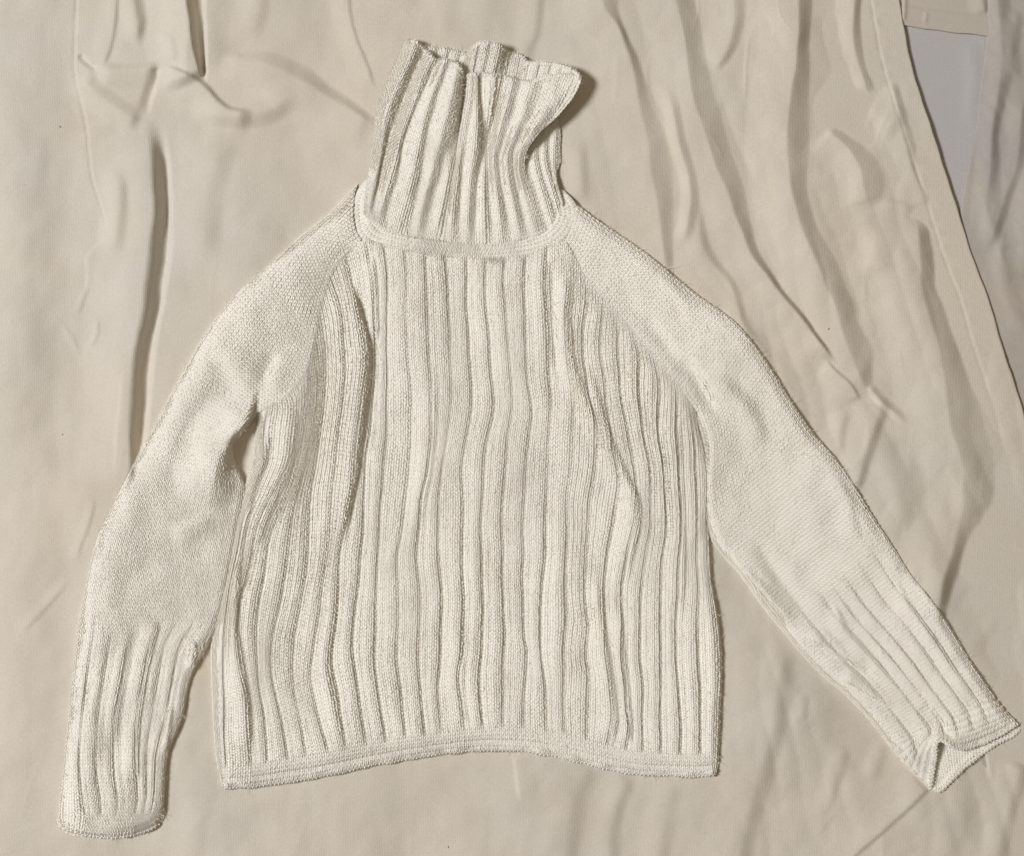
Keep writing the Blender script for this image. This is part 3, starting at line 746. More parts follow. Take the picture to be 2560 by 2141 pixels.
RAG_R = [(1412, 640), (1440, 672), (1480, 716), (1530, 774), (1585, 838), (1640, 900), (1692, 960), (1730, 1010), (1750, 1050)]
NB, NH = 330, 26
guides = np.stack([resample(g, NB) for g in TG])            # (nG, NB, 2)
# make guides end exactly on the hem-top curve, then run the hem rows
for k in range(nG):
    g = guides[k]
    w = np.linspace(0, 1, NB) ** 3
    guides[k, :, 1] = g[:, 1] + (hem_top(g[-1, 0]) - g[-1, 1]) * w
hx = guides[:, -1, 0]
hy0 = guides[:, -1, 1]; hy1 = hem_bot(hx)
hb = np.linspace(0, 1, NH + 1)[1:]
hrows = np.stack([np.repeat(hx[:, None], NH, 1), hy0[:, None] + (hy1 - hy0)[:, None] * hb[None, :]], -1)
hrows[0, :, 0] += 10 * hb; hrows[-1, :, 0] -= 6 * hb ** 2
guides = np.concatenate([guides, hrows], axis=1)
NR = NB + NH
SUB = 12
colG = np.linspace(0, nG - 1, (nG - 1) * SUB + 1)
i0 = np.minimum(colG.astype(int), nG - 2); fr = colG - i0
XY = guides[i0] * (1 - fr)[:, None, None] + guides[i0 + 1] * fr[:, None, None]      # (C, R, 2)
XY = np.transpose(XY, (1, 0, 2)).copy()                                             # (R, C, 2)
# tiny waver of the knit
wx = 1.3 * wob(XY[..., 0].ravel(), XY[..., 1].ravel(), 150, 71).reshape(XY.shape[:2])
inner = np.clip(np.minimum(colG, nG - 1 - colG) / 1.0, 0, 1)[None, :]
XY[..., 0] += wx * inner
px, py = XY[..., 0].ravel(), XY[..., 1].ravel()
side_l = [tuple(p) for p in guides[0]]; side_r = [tuple(p) for p in guides[-1]]
dL = dist_to(px, py, resample(side_l, 60, False)); dR = dist_to(px, py, resample(side_r, 60, False))
dH = dist_to(px, py, resample([(p[0], p[1]) for p in guides[:, -1]], 80, False), 60)
body = 24.0
h = body * np.minimum(edge_round(dL, 30), edge_round(dR, 26))
hemk = np.clip(dH / 46, 0, 1)
h = h * (0.62 + 0.38 * hemk * hemk * (3 - 2 * hemk)) * edge_round(dH, 13)
f = np.zeros_like(px)
for ff in TORSO_FOLDS:
    add_fold(f, px, py, *ff)
f += 2.2 * wob(px, py, 260, 81) + 0.8 * wob(px, py, 90, 83)
inside_k = np.clip(np.minimum(np.minimum(dL, dR) / 30, dH / 60), 0, 1)
f *= inside_k
rag = np.minimum(dist_to(px, py, resample(RAG_L, 60), 60), dist_to(px, py, resample(RAG_R, 60), 60))
f *= 0.1 + 0.9 * np.clip(rag / 55, 0, 1)
ph = np.tile((colG % 1.0)[None, :], (NR, 1)).ravel()
gi = np.tile(np.floor(colG)[None, :], (NR, 1)).ravel()
rowi = np.repeat(np.arange(NR), len(colG))
rag = np.minimum(dist_to(px, py, resample(RAG_L, 60), 60), dist_to(px, py, resample(RAG_R, 60), 60))
ribk = np.clip((NB - 1 - rowi) / 5.0, 0, 1) * np.clip(rowi / 4.0, 0, 1) * (0.15 + 0.85 * np.clip((rag - 8) / 40, 0, 1))
# depth of each groove wanders along its length; the middle of the panel is stretched flatter
mid = np.exp(-((px - 1190) / 260) ** 2 - ((py - 1020) / 330) ** 2)
amp = 7.2 * (1 - 0.5 * mid) * (0.85 + 0.34 * wob(px * 1.6, py * 0.5, 210, 91))
rib_r = np.random.default_rng(17).uniform(.62, 1.22, nG + 1)
amp *= rib_r[np.clip(gi.astype(int), 0, nG)]
amp = np.clip(amp, 1.8, 11) * ribk
rp = rib_profile(ph)
h2 = h + f + amp * (rp - 0.75) * np.clip(np.minimum(dL, dR) / 18, 0, 1)
# hem: crease line above the rolled edge
roll = np.exp(-((dH - 21) / 3.0) ** 2)
h2 -= 2.4 * roll * (dH < 40)
h2 += 1.5 * np.exp(-((dH - 10) / 7.0) ** 2)
z = sheet_top(px, py) + np.maximum(h2, 0.5) + 1.0
TORSO = np.stack([px, py, z], -1).reshape(NR, len(colG), 3)
wpr = 5.0
colU = colG * wpr
rl = np.r_[0, np.cumsum(np.linalg.norm(np.diff(TORSO[:, (nG // 2) * SUB], axis=0), axis=1))]
rowV = rl / STITCH_H
torso = knit_part("torso", TORSO, colU, rowV, 0, NB - 1, sweater, 101)
hem = knit_part("hem", TORSO, colU, rowV, NB - 1, NR - 1, torso, 103, fat=1.1, lift=.22)
tag(hem, "rolled plain-knit hem along the bottom edge")

# ---- sleeves -------------------------------------------------------------


def sleeve(stations, phases, rib_row, folds, open_cuff, seed, nrow, ncol, cuff_rows, edge_r=(34, 26), thick=22.0):
    P = np.array(stations, float)                        # (K, m, 2)
    K, m = P.shape[:2]
    along = np.stack([np.stack([resample_k(P[:, j], nrow) for j in range(m)], 0)], 0)[0]   # (m, nrow, 2)
    tcol = np.linspace(0, 1, ncol); tcol = tcol - 0.55 * np.sin(2 * np.pi * tcol) / (2 * np.pi)
    # columns: smooth across, placed by arc fractions of the middle station
    ref = np.linspace(0, 1, m)
    A = np.transpose(along, (1, 0, 2))                   # (nrow, m, 2)
    G = np.empty((nrow, ncol, 2))
    ti = tcol * (m - 1); a = np.minimum(ti.astype(int), m - 2); t = (ti - a)[None, :, None]
    Q = np.concatenate([2 * A[:, :1] - A[:, 1:2], A, 2 * A[:, -1:] - A[:, -2:-1]], axis=1)
    p0, p1, p2, p3 = Q[:, a], Q[:, a + 1], Q[:, a + 2], Q[:, a + 3]
    m1 = (p2 - p0) * .5; m2 = (p3 - p1) * .5
    L = np.linalg.norm(p2 - p1, axis=-1, keepdims=True)
    m1 *= np.minimum(1, L / (np.linalg.norm(m1, axis=-1, keepdims=True) + 1e-9)); m2 *= np.minimum(1, L / (np.linalg.norm(m2, axis=-1, keepdims=True) + 1e-9))
    G = (2 * t**3 - 3 * t**2 + 1) * p1 + (t**3 - 2 * t**2 + t) * m1 + (-2 * t**3 + 3 * t**2) * p2 + (t**3 - t**2) * m2
    return G, np.interp(ti, np.arange(m), phases)


def resample_k(p, n):
    """spline through stations, uniform in station index"""
    c = catmull(p, 12)
    s = np.linspace(0, len(c) - 1, n)
    return np.stack([np.interp(s, np.arange(len(c)), c[:, k]) for k in range(2)], 1)


def finish_sleeve(G, phase, silh, folds, rib_from, rib_to, cuff_from, seed, name_suffix_label, cuff_label, thick, er, cuffend, extra=None, ribamp=6.0):
    nr, nc = G.shape[:2]
    px, py = G[..., 0].ravel(), G[..., 1].ravel()
    hh = np.full(px.shape, thick)
    for poly, rr in silh:
        e_ = edge_round(dist_to(px, py, poly, 80), abs(rr))
        hh = np.minimum(hh, thick * (e_ if rr > 0 else 0.42 + 0.58 * e_))
    f = np.zeros_like(px)
    for ff in folds:
        add_fold(f, px, py, *ff)
    f += 1.8 * wob(px, py, 200, seed) + 0.7 * wob(px, py, 80, seed + 1)
    f *= np.clip(hh / thick * 1.2 - .15, 0, 1)
    rag = np.minimum(dist_to(px, py, resample(RAG_L[:-1], 60), 60), dist_to(px, py, resample(RAG_R, 60), 60))
    f *= 0.1 + 0.9 * np.clip(rag / 50, 0, 1)
    row = np.repeat(np.linspace(0, 1, nr), nc)
    k = np.clip((row - rib_from + .03) / .10, 0, 1) * np.clip((rib_to - row) / .012, 0, 1)
    phv = np.tile(phase, nr)
    rp = rib_profile(phv % 1.0)
    amp = ribamp * (0.8 + .35 * wob(px, py, 170, seed + 2))
    h2 = hh + f + k * np.clip(amp, 1.5, 9) * (rp - .7) * np.clip(hh / thick * 1.4 - .2, 0, 1)
    if extra is not None:
        h2 = extra(h2, px, py, row)
    z = sheet_top(px, py) + np.maximum(h2, .5) + 0.8
    GG = np.stack([px, py, z], -1).reshape(nr, nc, 3)
    midc = nc // 2
    rl = np.r_[0, np.cumsum(np.linalg.norm(np.diff(GG[:, midc], axis=0), axis=1))]
    rowV = rl / STITCH_H
    # wale count from the width of the sleeve half way down
    wr = np.linalg.norm(np.diff(GG[int(nr * .55)], axis=0), axis=1)
    cu = np.r_[0, np.cumsum(wr)]
    colU = cu / STITCH_W
    rc = int(cuff_from * (nr - 1))
    sl = knit_part("sleeve", GG, None, rowV, 0, rc, sweater, seed + 5)
    cf = knit_part("cuff", GG, colU, rowV, rc, nr - 1, sl, seed + 6)
    tag(sl, name_suffix_label); tag(cf, cuff_label)
    return GG, sl, cf


GL, phL = sleeve(SL, (0, 1, 3, 4, 6, 7), .6, None, False, 0, 330, 124, 0)
GRr, phR = sleeve(SR, (0, 1, 3, 5, 6, 7), .6, None, True, 0, 330, 124, 0)
silL = [(GL[:, 0], 70), (GL[int(330 * .27):int(330 * .46), -1], 14), (GL[int(330 * .44):, -1], 24), (GL[-1], -18)]
LFOLDS = [
    # bulge of the upper sleeve over the armpit, falling into the shaded hollow beside the torso
    ([(640, 960, 12), (618, 1040, 12), (580, 1100, 16), (552, 1140, 30), (540, 1180, 46), (528, 1230, 60), (500, 1290, 50)], 32, 110, None, (.3, .35), .5),
    ([(560, 860), (600, 930), (640, 990)], 6, 50, 60, (.3, .3), .9),
    ([(690, 880, 20), (670, 920, 20), (650, 960, 20)], -7, 40, None, (.3, .3), .8),
    ([(460, 990), (430, 1090), (400, 1190)], 5, 60, 60, (.3, .3), 1),
    ([(420, 1340), (470, 1320), (540, 1300)][::-1], 5, 30, 50, (.3, .3), .9),
    ([(395, 1545), (376, 1620), (358, 1710), (345, 1790), (340, 1880), (343, 1960)], 7, 40, 10, (.1, .1), .5),
    ([(330, 1555), (310, 1660), (292, 1770), (284, 1880)], 4, 30, 10, (.2, .2), .5),
    ([(484, 1600), (478, 1680)], 6, 16, 12, (.2, .2), .6),
    ([(430, 1760), (418, 1830), (408, 1890)], 6, 18, 10, (.2, .2), .6),
]


def cuffL(h2, px, py, row):
    d = dist_to(px, py, GL[-1], 60)
    return h2 - 2.0 * np.exp(-((d - 14) / 3.0) ** 2)


LS, ls_o, lc_o = finish_sleeve(GL, phL, silL, LFOLDS, .66, .955, .665, 201, "left-hand sleeve hanging down, plain knit above", "wide-ribbed cuff lying flat at lower left", 24, None, True, cuffL)

phR = 7.0 - phR      # the steep side of each rib faces away from the lamp here too
silR = [(GRr[:, 0], 30), (GRr[int(330 * .33):, -1], 30)]
RFOLDS = [
    ([(1700, 870, 30), (1730, 930, 30), (1760, 990, 26), (1790, 1040, 20)], -8, 40, None, (.3, .3), .9),
    ([(1600, 790), (1650, 850), (1690, 910), (1720, 960)], -6, 30, 34, (.2, .2), .8),
    ([(1740, 930, 30), (1800, 960, 34), (1850, 1010, 36), (1886, 1070, 34), (1900, 1130, 30)], 7, 60, None, (.25, .25), .8),
    ([(1640, 690), (1690, 730), (1730, 790)], 3, 20, 20, (.3, .3), .8),
    ([(2080, 1180), (2120, 1260), (2128, 1310), (2150, 1370)], 5, 40, 24, (.25, .25), .7),
    ([(1810, 1390), (1870, 1450), (1920, 1490), (1990, 1570)], 7, 20, 24, (.2, .2), .6),
    ([(1880, 1330), (1930, 1420), (1990, 1500), (2040, 1560)], -5, 30, 30, (.25, .25), .8),
    ([(2016, 1588), (2059, 1610), (2089, 1635), (2131, 1652), (2170, 1690)], 7, 8, 40, (.2, .25), .5),
    ([(2100, 1690), (2140, 1712), (2196, 1747), (2240, 1775)], 6, 8, 40, (.2, .25), .5),
    ([(2080, 1500), (2114, 1575), (2174, 1640), (2239, 1715)], 5, 30, 12, (.15, .3), .5),
    ([(2300, 1760), (2340, 1800), (2385, 1850)], -6, 30, 24, (.2, .1), .7),
    ([(2236, 1440), (2270, 1511), (2330, 1597), (2389, 1682), (2440, 1755)], 4, 30, 10, (.15, .2), .5),
]


def cuffR(h2, px, py, row):
    k = np.clip((row - .94) / .06, 0, 1)
    bump = np.exp(-((px - 2360) / 46) ** 2 - ((py - 1858) / 36) ** 2)
    h2 = h2 * (1 - .45 * k) + 20 * bump * k
    d = np.hypot(px - 2540, py - 1806)
    return h2 + 6 * np.exp(-(d / 12) ** 2)


RS, rs_o, rc_o = finish_sleeve(GRr, phR, silR, RFOLDS, .66, .965, .675, 301, "right-hand sleeve stretched out towards the lower right", "ribbed cuff gaping open at lower right", 24, None, False, cuffR, ribamp=5.0)

# inner face of the right cuff, seen through the gaping opening
n1, n2 = 34, 60
low = resample([(2552, 1820), (2530, 1840), (2496, 1855), (2453, 1885), (2410, 1919), (2380, 1948), (2352, 1976), (2338, 1978)], n2)
up = resample([(2530, 1790), (2490, 1800), (2440, 1815), (2390, 1820), (2340, 1830), (2300, 1880), (2300, 1930), (2318, 1966)], n2)
t = np.linspace(0, 1, n1)[:, None, None]
I = up[None] * (1 - t) + low[None] * t
ipx, ipy = I[..., 0].ravel(), I[..., 1].ravel()
iz = sheet_top(ipx, ipy) + 1.5 + 4.5 * np.tile(np.sin(np.linspace(0, np.pi, n2)), n1) * np.repeat(t.ravel(), n2) + 3.5 * np.exp(-((np.repeat(t.ravel(), n2) - .93) / .05) ** 2)
IG = np.stack([ipx, ipy, iz], -1).reshape(n1, n2, 3)
cu = np.r_[0, np.cumsum(np.linalg.norm(np.diff(IG[n1 // 2], axis=0), axis=1))]; ru = np.r_[0, np.cumsum(np.linalg.norm(np.diff(IG[:, n2 // 2], axis=0), axis=1))]
lin = knit_part("cuff_lining", IG, cu / STITCH_W, ru / STITCH_H, 0, n1 - 1, rs_o, 401, purl=True)
tag(lin, "shaded inner face of the gaping cuff")

# back layer of the left cuff, just showing past the front edge
n1, n2 = 20, 70
low = resample([(140, 2052), (150, 2074), (176, 2088), (210, 2092), (279, 2097), (338, 2088), (376, 2076), (402, 2056), (414, 2026)], n2)
up = resample([(165, 2010), (190, 2030), (220, 2040), (260, 2045), (300, 2045), (330, 2042), (355, 2038), (380, 2020), (396, 2000)], n2)
t = np.linspace(0, 1, n1)[:, None, None]
I = up[None] * (1 - t) + low[None] * t
ipx, ipy = I[..., 0].ravel(), I[..., 1].ravel()
tv = np.repeat(t.ravel(), n2)
iz = sheet_top(ipx, ipy) + 2.0 + 4.0 * np.exp(-((tv - .88) / .07) ** 2)
LG = np.stack([ipx, ipy, iz], -1).reshape(n1, n2, 3)
cu = np.r_[0, np.cumsum(np.linalg.norm(np.diff(LG[n1 // 2], axis=0), axis=1))]; ru = np.r_[0, np.cumsum(np.linalg.norm(np.diff(LG[:, n2 // 2], axis=0), axis=1))]
lin2 = knit_part("cuff_lining", LG, cu / STITCH_W, ru / STITCH_H, 0, n1 - 1, ls_o, 403, purl=True)
tag(lin2, "back edge of the flat cuff peeping out below")

# ---- neckband ------------------------------------------------------------
NI = [(960, 452), (940, 482), (930, 515), (940, 550), (971, 576), (1036, 593), (1100, 602), (1186, 609), (1250, 606), (1314, 597), (1368, 576), (1392, 536), (1382, 502), (1364, 478)]
NO = [(914, 448), (892, 480), (884, 530), (898, 597), (965, 622), (1032, 634), (1100, 642), (1186, 649), (1250, 649), (1336, 638), (1408, 606), (1440, 556), (1440, 512), (1408, 474)]
n1, n2 = 24, 190
a = resample(NI, n2); b = resample(NO, n2)
t = np.linspace(0, 1, n1)[:, None, None]
Nb = a[None] * (1 - t) + b[None] * t
npx, npy = Nb[..., 0].ravel(), Nb[..., 1].ravel()
tt = np.repeat(t.ravel(), n2)
endk = np.tile(np.clip(np.minimum(np.linspace(0, 1, n2), np.linspace(1, 0, n2)) / .12, 0, 1), n1)
nz = sheet_top(npx, npy) + 1 + (22.0 + 2.6 * np.sqrt(np.clip(1 - (2 * tt - 1) ** 2, 0, 1)) + 1.0 * wob(npx, npy, 90, 95) - 1.5 * tt) * (0.25 + .75 * np.sqrt(endk))
NGd = np.stack([npx, npy, nz], -1).reshape(n1, n2, 3)
cu = np.r_[0, np.cumsum(np.linalg.norm(np.diff(NGd[n1 // 2], axis=0), axis=1))]; ru = np.r_[0, np.cumsum(np.linalg.norm(np.diff(NGd[:, n2 // 2], axis=0), axis=1))]
nb = knit_part("neckband", NGd, cu / (STITCH_W * .95), ru / STITCH_H, 0, n1 - 1, sweater, 411)

# ---- raglan seams: a raised braid of stitches where sleeve meets torso ----


def seam(pts, seed, w=7.0):
    n = 150; m = 7
    c = resample(pts, n)
    tng = np.gradient(c, axis=0); tng /= np.linalg.norm(tng, axis=1, keepdims=True)
    nor = np.stack([-tng[:, 1], tng[:, 0]], 1)
    s = np.linspace(-1, 1, m)
    g = c[:, None] + nor[:, None] * (s[None, :, None] * w)
    px, py = g[..., 0].ravel(), g[..., 1].ravel()
    ss = np.tile(s, n)
    zz = base_under(px, py) + 1.8 * np.sqrt(np.clip(1 - ss ** 2, 0, 1)) - 1.4
    GG = np.stack([px, py, zz], -1).reshape(n, m, 3)
    ru = np.r_[0, np.cumsum(np.linalg.norm(np.diff(GG[:, m // 2], axis=0), axis=1))]
    return knit_part("raglan_seam", GG, np.linspace(0, 2, m), ru / STITCH_H, 0, n - 1, sweater, seed)


_bx = np.concatenate([TORSO[:NB:2, ::3].reshape(-1, 3), LS[::2, ::2].reshape(-1, 3), RS[::2, ::2].reshape(-1, 3)])


def base_under(px, py):
    out = np.empty(len(px))
    near = _bx[(_bx[:, 1] < 1150) & (_bx[:, 1] > 520)]
    for i in range(len(px)):
        d = (near[:, 0] - px[i]) ** 2 + (near[:, 1] - py[i]) ** 2
        k = np.argpartition(d, 6)[:6]
        out[i] = np.median(near[k, 2])
    k = np.ones(9) / 9
    o2 = out.reshape(-1, 7)
    pad = np.pad(o2, ((4, 4), (0, 0)), mode='edge')
    return np.stack([np.convolve(pad[:, j], k, 'valid') for j in range(7)], 1).ravel()


seam([(900, 604), (866, 630), (838, 660), (818, 700), (800, 770), (786, 840), (776, 895), (752, 945), (722, 980), (690, 1008)], 421)
seam([(1404, 626), (1440, 672), (1480, 716), (1530, 774), (1585, 838), (1640, 900), (1692, 960), (1726, 1004)], 423)

# ---- collar --------------------------------------------------------------
CF = [  # front of the turtleneck: guides from the neckband up to the rim (x, y, height above the sheet)
    [(908, 535, 27), (913, 478, 26), (921, 432, 19), (928, 380, 10), (934, 341, 6), (940, 280, 7), (961, 218, 8), (989, 157, 9), (1012, 104, 10)],
    [(918, 545, 27), (939, 448, 29), (952, 370, 28), (962, 300, 30), (990, 220, 34), (1014, 165, 36), (1038, 106, 36)],
    [(928, 552, 26), (949, 440, 20), (972, 345, 16), (991, 292, 16), (1014, 228, 17), (1038, 172, 20), (1060, 124, 22)],
    [(944, 562, 27), (965, 480, 31), (988, 400, 35), (1004, 330, 38), (1032, 250, 40), (1060, 180, 42), (1078, 144, 42)],
    [(960, 573, 22), (975, 504, 25), (995, 440, 27), (1008, 357, 30), (1030, 295, 34), (1055, 234, 37), (1084, 172, 38), (1096, 152, 38)],
    [(990, 584, 27), (1012, 505, 31), (1030, 440, 34), (1042, 380, 38), (1055, 320, 41), (1074, 250, 44), (1100, 185, 45), (1110, 154, 44)],
    [(1018, 590, 22), (1036, 512, 26), (1050, 449, 28), (1060, 385, 32), (1071, 326, 36), (1088, 264, 41), (1112, 190, 43), (1126, 156, 43)],
    [(1040, 595, 27), (1056, 515, 31), (1076, 440, 34), (1090, 385, 38), (1104, 335, 44), (1122, 270, 50), (1136, 205, 50), (1146, 166, 48)],
    [(1060, 599, 22), (1076, 520, 26), (1097, 445, 28), (1109, 397, 32), (1126, 345, 36), (1138, 290, 40), (1146, 230, 42), (1153, 182, 42)],
    [(1085, 602, 26), (1103, 520, 30), (1118, 449, 31), (1128, 400, 30), (1139, 350, 22), (1147, 310, 12), (1156, 240, 5), (1160, 196, 4)],
    [(1106, 604, 22), (1120, 515, 26), (1130, 449, 27), (1138, 400, 27), (1145, 350, 20), (1151, 315, 10), (1162, 245, 5), (1166, 196, 5)],
    [(1126, 606, 26), (1132, 515, 30), (1140, 447, 33), (1148, 390, 35), (1153, 340, 34), (1162, 285, 36), (1170, 235, 38), (1174, 188, 40)],
    [(1146, 607, 22), (1150, 510, 26), (1154, 443, 30), (1162, 388, 34), (1168, 340, 38), (1178, 285, 41), (1184, 235, 43), (1184, 187, 43)],
    [(1168, 609, 26), (1171, 510, 30), (1176, 445, 34), (1186, 388, 38), (1190, 340, 41), (1192, 285, 43), (1192, 235, 44), (1192, 187, 44)],
    [(1188, 610, 21), (1190, 510, 24), (1194, 449, 25), (1203, 388, 26), (1206, 341, 27), (1204, 280, 30), (1200, 230, 33), (1199, 188, 35)],
    [(1210, 610, 26), (1208, 500, 30), (1209, 440, 28), (1212, 388, 20), (1216, 340, 18), (1222, 285, 30), (1230, 230, 38), (1234, 190, 40)],
    [(1230, 610, 22), (1223, 495, 26), (1221, 434, 26), (1221, 388, 22), (1226, 338, 20), (1243, 264, 26), (1256, 205, 30), (1258, 192, 30)],
    [(1254, 608, 27), (1243, 500, 31), (1236, 440, 32), (1233, 390, 32), (1243, 340, 33), (1262, 270, 36), (1276, 220, 38), (1280, 201, 38)],
    [(1278, 605, 22), (1263, 510, 26), (1252, 449, 28), (1249, 394, 30), (1262, 345, 33), (1285, 275, 35), (1298, 225, 36), (1302, 205, 36)],
    [(1300, 601, 27), (1282, 505, 31), (1268, 440, 34), (1266, 388, 36), (1282, 340, 38), (1306, 285, 40), (1324, 235, 41), (1330, 209, 41)],
    [(1321, 597, 22), (1298, 495, 26), (1285, 434, 30), (1284, 380, 36), (1302, 338, 40), (1328, 290, 42), (1350, 240, 43), (1360, 196, 42)],
    [(1340, 591, 26), (1314, 492, 30), (1298, 436, 34), (1298, 388, 39), (1318, 344, 44), (1352, 296, 47), (1378, 245, 48), (1396, 190, 47)],
    [(1356, 584, 20), (1328, 489, 24), (1310, 440, 29), (1306, 395, 38), (1332, 345, 46), (1372, 298, 50), (1404, 248, 52), (1432, 190, 52)],
    [(1366, 579, 12), (1338, 487, 14), (1317, 438, 20), (1314, 388, 32), (1346, 336, 42), (1393, 291, 48), (1434, 240, 53), (1452, 202, 54)],
]
n = 120
gd = np.stack([resample(g, n) for g in CF])                  # (g, n, 3)
lowz = gd[:, :, 2].copy()
for k in range(1, len(CF) - 1):                              # deepen every second guide into a groove
    if k % 2 == 0:
        gd[k, :, 2] = np.maximum(lowz[k] - 2.5, 3.0)
sub = 7
cg = np.linspace(0, len(CF) - 1, (len(CF) - 1) * sub + 1)
Q = np.concatenate([2 * gd[:1] - gd[1:2], gd, 2 * gd[-1:] - gd[-2:-1]])
ai = np.minimum(cg.astype(int), len(CF) - 2); t = (cg - ai)[:, None, None]
p0, p1, p2, p3 = Q[ai], Q[ai + 1], Q[ai + 2], Q[ai + 3]
m1 = (p2 - p0) * .4; m2 = (p3 - p1) * .4
CG = (2 * t**3 - 3 * t**2 + 1) * p1 + (t**3 - 2 * t**2 + t) * m1 + (-2 * t**3 + 3 * t**2) * p2 + (t**3 - t**2) * m2
CG = np.transpose(CG, (1, 0, 2))[::-1].copy()                # rows rim -> base
cpx, cpy = CG[..., 0].ravel(), CG[..., 1].ravel()
CG[..., 2] += (0.55 * sheet_top(cpx, cpy) + 1 + 0.9 * wob(cpx, cpy, 60, 97)).reshape(CG.shape[:2])
bk = np.clip((np.linspace(0, 1, n) - .80) / .20, 0, 1) ** 1.6
zb = 27.0 + 0.55 * 3.0
CG[..., 2] = CG[..., 2] * (1 - bk[:, None] * .85) + zb * bk[:, None] * .85     # ribs rise to the level of the neckband
cu = np.r_[0, np.cumsum(np.linalg.norm(np.diff(CG[n // 3], axis=0), axis=1))]; ru = np.r_[0, np.cumsum(np.linalg.norm(np.diff(CG[:, CG.shape[1] // 3], axis=0), axis=1))]
collar = knit_part("collar", CG, cu / (STITCH_W * .95), ru / STITCH_H, 0, n - 1, sweater, 431)
tag(collar, "tall ribbed turtleneck collar, flaring at the top")

CB_T = [(1012, 104, 9), (1038, 110, 12), (1063, 120, 12), (1091, 123, 10), (1131, 129, 9), (1163, 136, 9), (1174, 133, 20), (1184, 120, 36), (1207, 108, 42), (1232, 111, 42), (1252, 117, 38), (1264, 130, 14), (1286, 136, 5), (1304, 141, 6), (1316, 158, 24), (1346, 160, 30), (1377, 161, 34), (1407, 166, 40), (1438, 181, 48), (1452, 199, 54)]
n2, n1 = 200, 46
top = resample(CB_T, n2)
tk = np.linspace(0, 1, n1)
BG = np.empty((n1, n2, 3))
botx = np.interp(np.linspace(0, 1, n2), [0, .3, .7, 1], [960, 1110, 1290, 1392])
boty = np.interp(np.linspace(0, 1, n2), [0, .3, .7, 1], [250, 300, 310, 300])
for k_, tv in enumerate(tk):
    BG[k_, :, 0] = top[:, 0] * (1 - tv) + botx * tv
    BG[k_, :, 1] = top[:, 1] * (1 - tv) + boty * tv
    BG[k_, :, 2] = top[:, 2] * (1 - tv) ** 1.6 + 2.5 * (1 - (1 - tv) ** 1.6)
rp = rib_profile((np.linspace(0, 17, n2)) % 1.0)
BG[..., 2] += 3.2 * (rp - .5)[None, :] * np.clip((1 - tk) * 3, 0, 1)[:, None]
BG[0, :, 2] -= 2; BG[..., 2] = np.maximum(BG[..., 2], 2.0)
BG[..., 2] += 0.55 * sheet_top(BG[..., 0].ravel(), BG[..., 1].ravel()).reshape(n1, n2) + 1
cu = np.r_[0, np.cumsum(np.linalg.norm(np.diff(BG[4], axis=0), axis=1))]; ru = np.r_[0, np.cumsum(np.linalg.norm(np.diff(BG[:, n2 // 2], axis=0), axis=1))]
cb = knit_part("collar_back", BG, cu / STITCH_W, ru / STITCH_H, 0, n1 - 1, collar, 441)
tag(cb, "inner back half of the collar showing behind the rim")

CS = [  # right side of the collar tucked under the flare
    [(1318, 597, 20), (1296, 500, 22), (1282, 440, 20), (1280, 390, 12), (1310, 330, 7), (1330, 290, 5)],
    [(1346, 589, 25), (1322, 500, 28), (1304, 440, 26), (1300, 385, 18), (1326, 330, 9), (1344, 290, 6)],
    [(1368, 578, 20), (1341, 488, 23), (1323, 430, 19), (1318, 385, 13), (1338, 330, 8), (1352, 290, 6)],
    [(1383, 566, 25), (1358, 485, 27), (1341, 425, 23), (1336, 380, 17), (1346, 330, 11), (1356, 290, 8)],
    [(1392, 552, 20), (1367, 470, 21), (1351, 418, 16), (1346, 375, 11), (1352, 330, 8), (1360, 290, 6)],
    [(1399, 535, 24), (1378, 465, 24), (1364, 418, 19), (1360, 372, 14), (1364, 330, 11), (1370, 290, 9)],
    [(1402, 515, 19), (1383, 455, 17), (1374, 420, 12), (1371, 372, 9), (1374, 330, 7), (1378, 290, 6)],
    [(1406, 514, 27), (1390, 458, 21), (1386, 425, 13), (1386, 372, 12), (1388, 330, 10), (1386, 290, 8)],
    [(1408, 506, 26), (1397, 470, 19), (1392, 434, 8), (1402, 403, 3), (1401, 372, 3), (1402, 332, 3), (1393, 292, 3)],
]
n = 70
gd = np.stack([resample(g, n) for g in CS])
cg = np.linspace(0, len(CS) - 1, (len(CS) - 1) * 7 + 1)
Q = np.concatenate([2 * gd[:1] - gd[1:2], gd, 2 * gd[-1:] - gd[-2:-1]])
ai = np.minimum(cg.astype(int), len(CS) - 2); t = (cg - ai)[:, None, None]
p0, p1, p2, p3 = Q[ai], Q[ai + 1], Q[ai + 2], Q[ai + 3]
m1 = (p2 - p0) * .4; m2 = (p3 - p1) * .4
SG = (2 * t**3 - 3 * t**2 + 1) * p1 + (t**3 - 2 * t**2 + t) * m1 + (-2 * t**3 + 3 * t**2) * p2 + (t**3 - t**2) * m2
SG = np.transpose(SG, (1, 0, 2))[::-1].copy()
SG[..., 2] = np.maximum(SG[..., 2], 1.5) + 0.55 * sheet_top(SG[..., 0].ravel(), SG[..., 1].ravel()).reshape(SG.shape[:2]) + .5
cu = np.r_[0, np.cumsum(np.linalg.norm(np.diff(SG[n // 2], axis=0), axis=1))]; ru = np.r_[0, np.cumsum(np.linalg.norm(np.diff(SG[:, SG.shape[1] // 2], axis=0), axis=1))]
cs = knit_part("collar_side", SG, cu / STITCH_W, ru / STITCH_H, 0, n - 1, collar, 451)
tag(cs, "shaded ribs of the collar tucked below the flared rim")

# ---- rolled edges: thick curled knit along hem, cuffs and collar rim -------


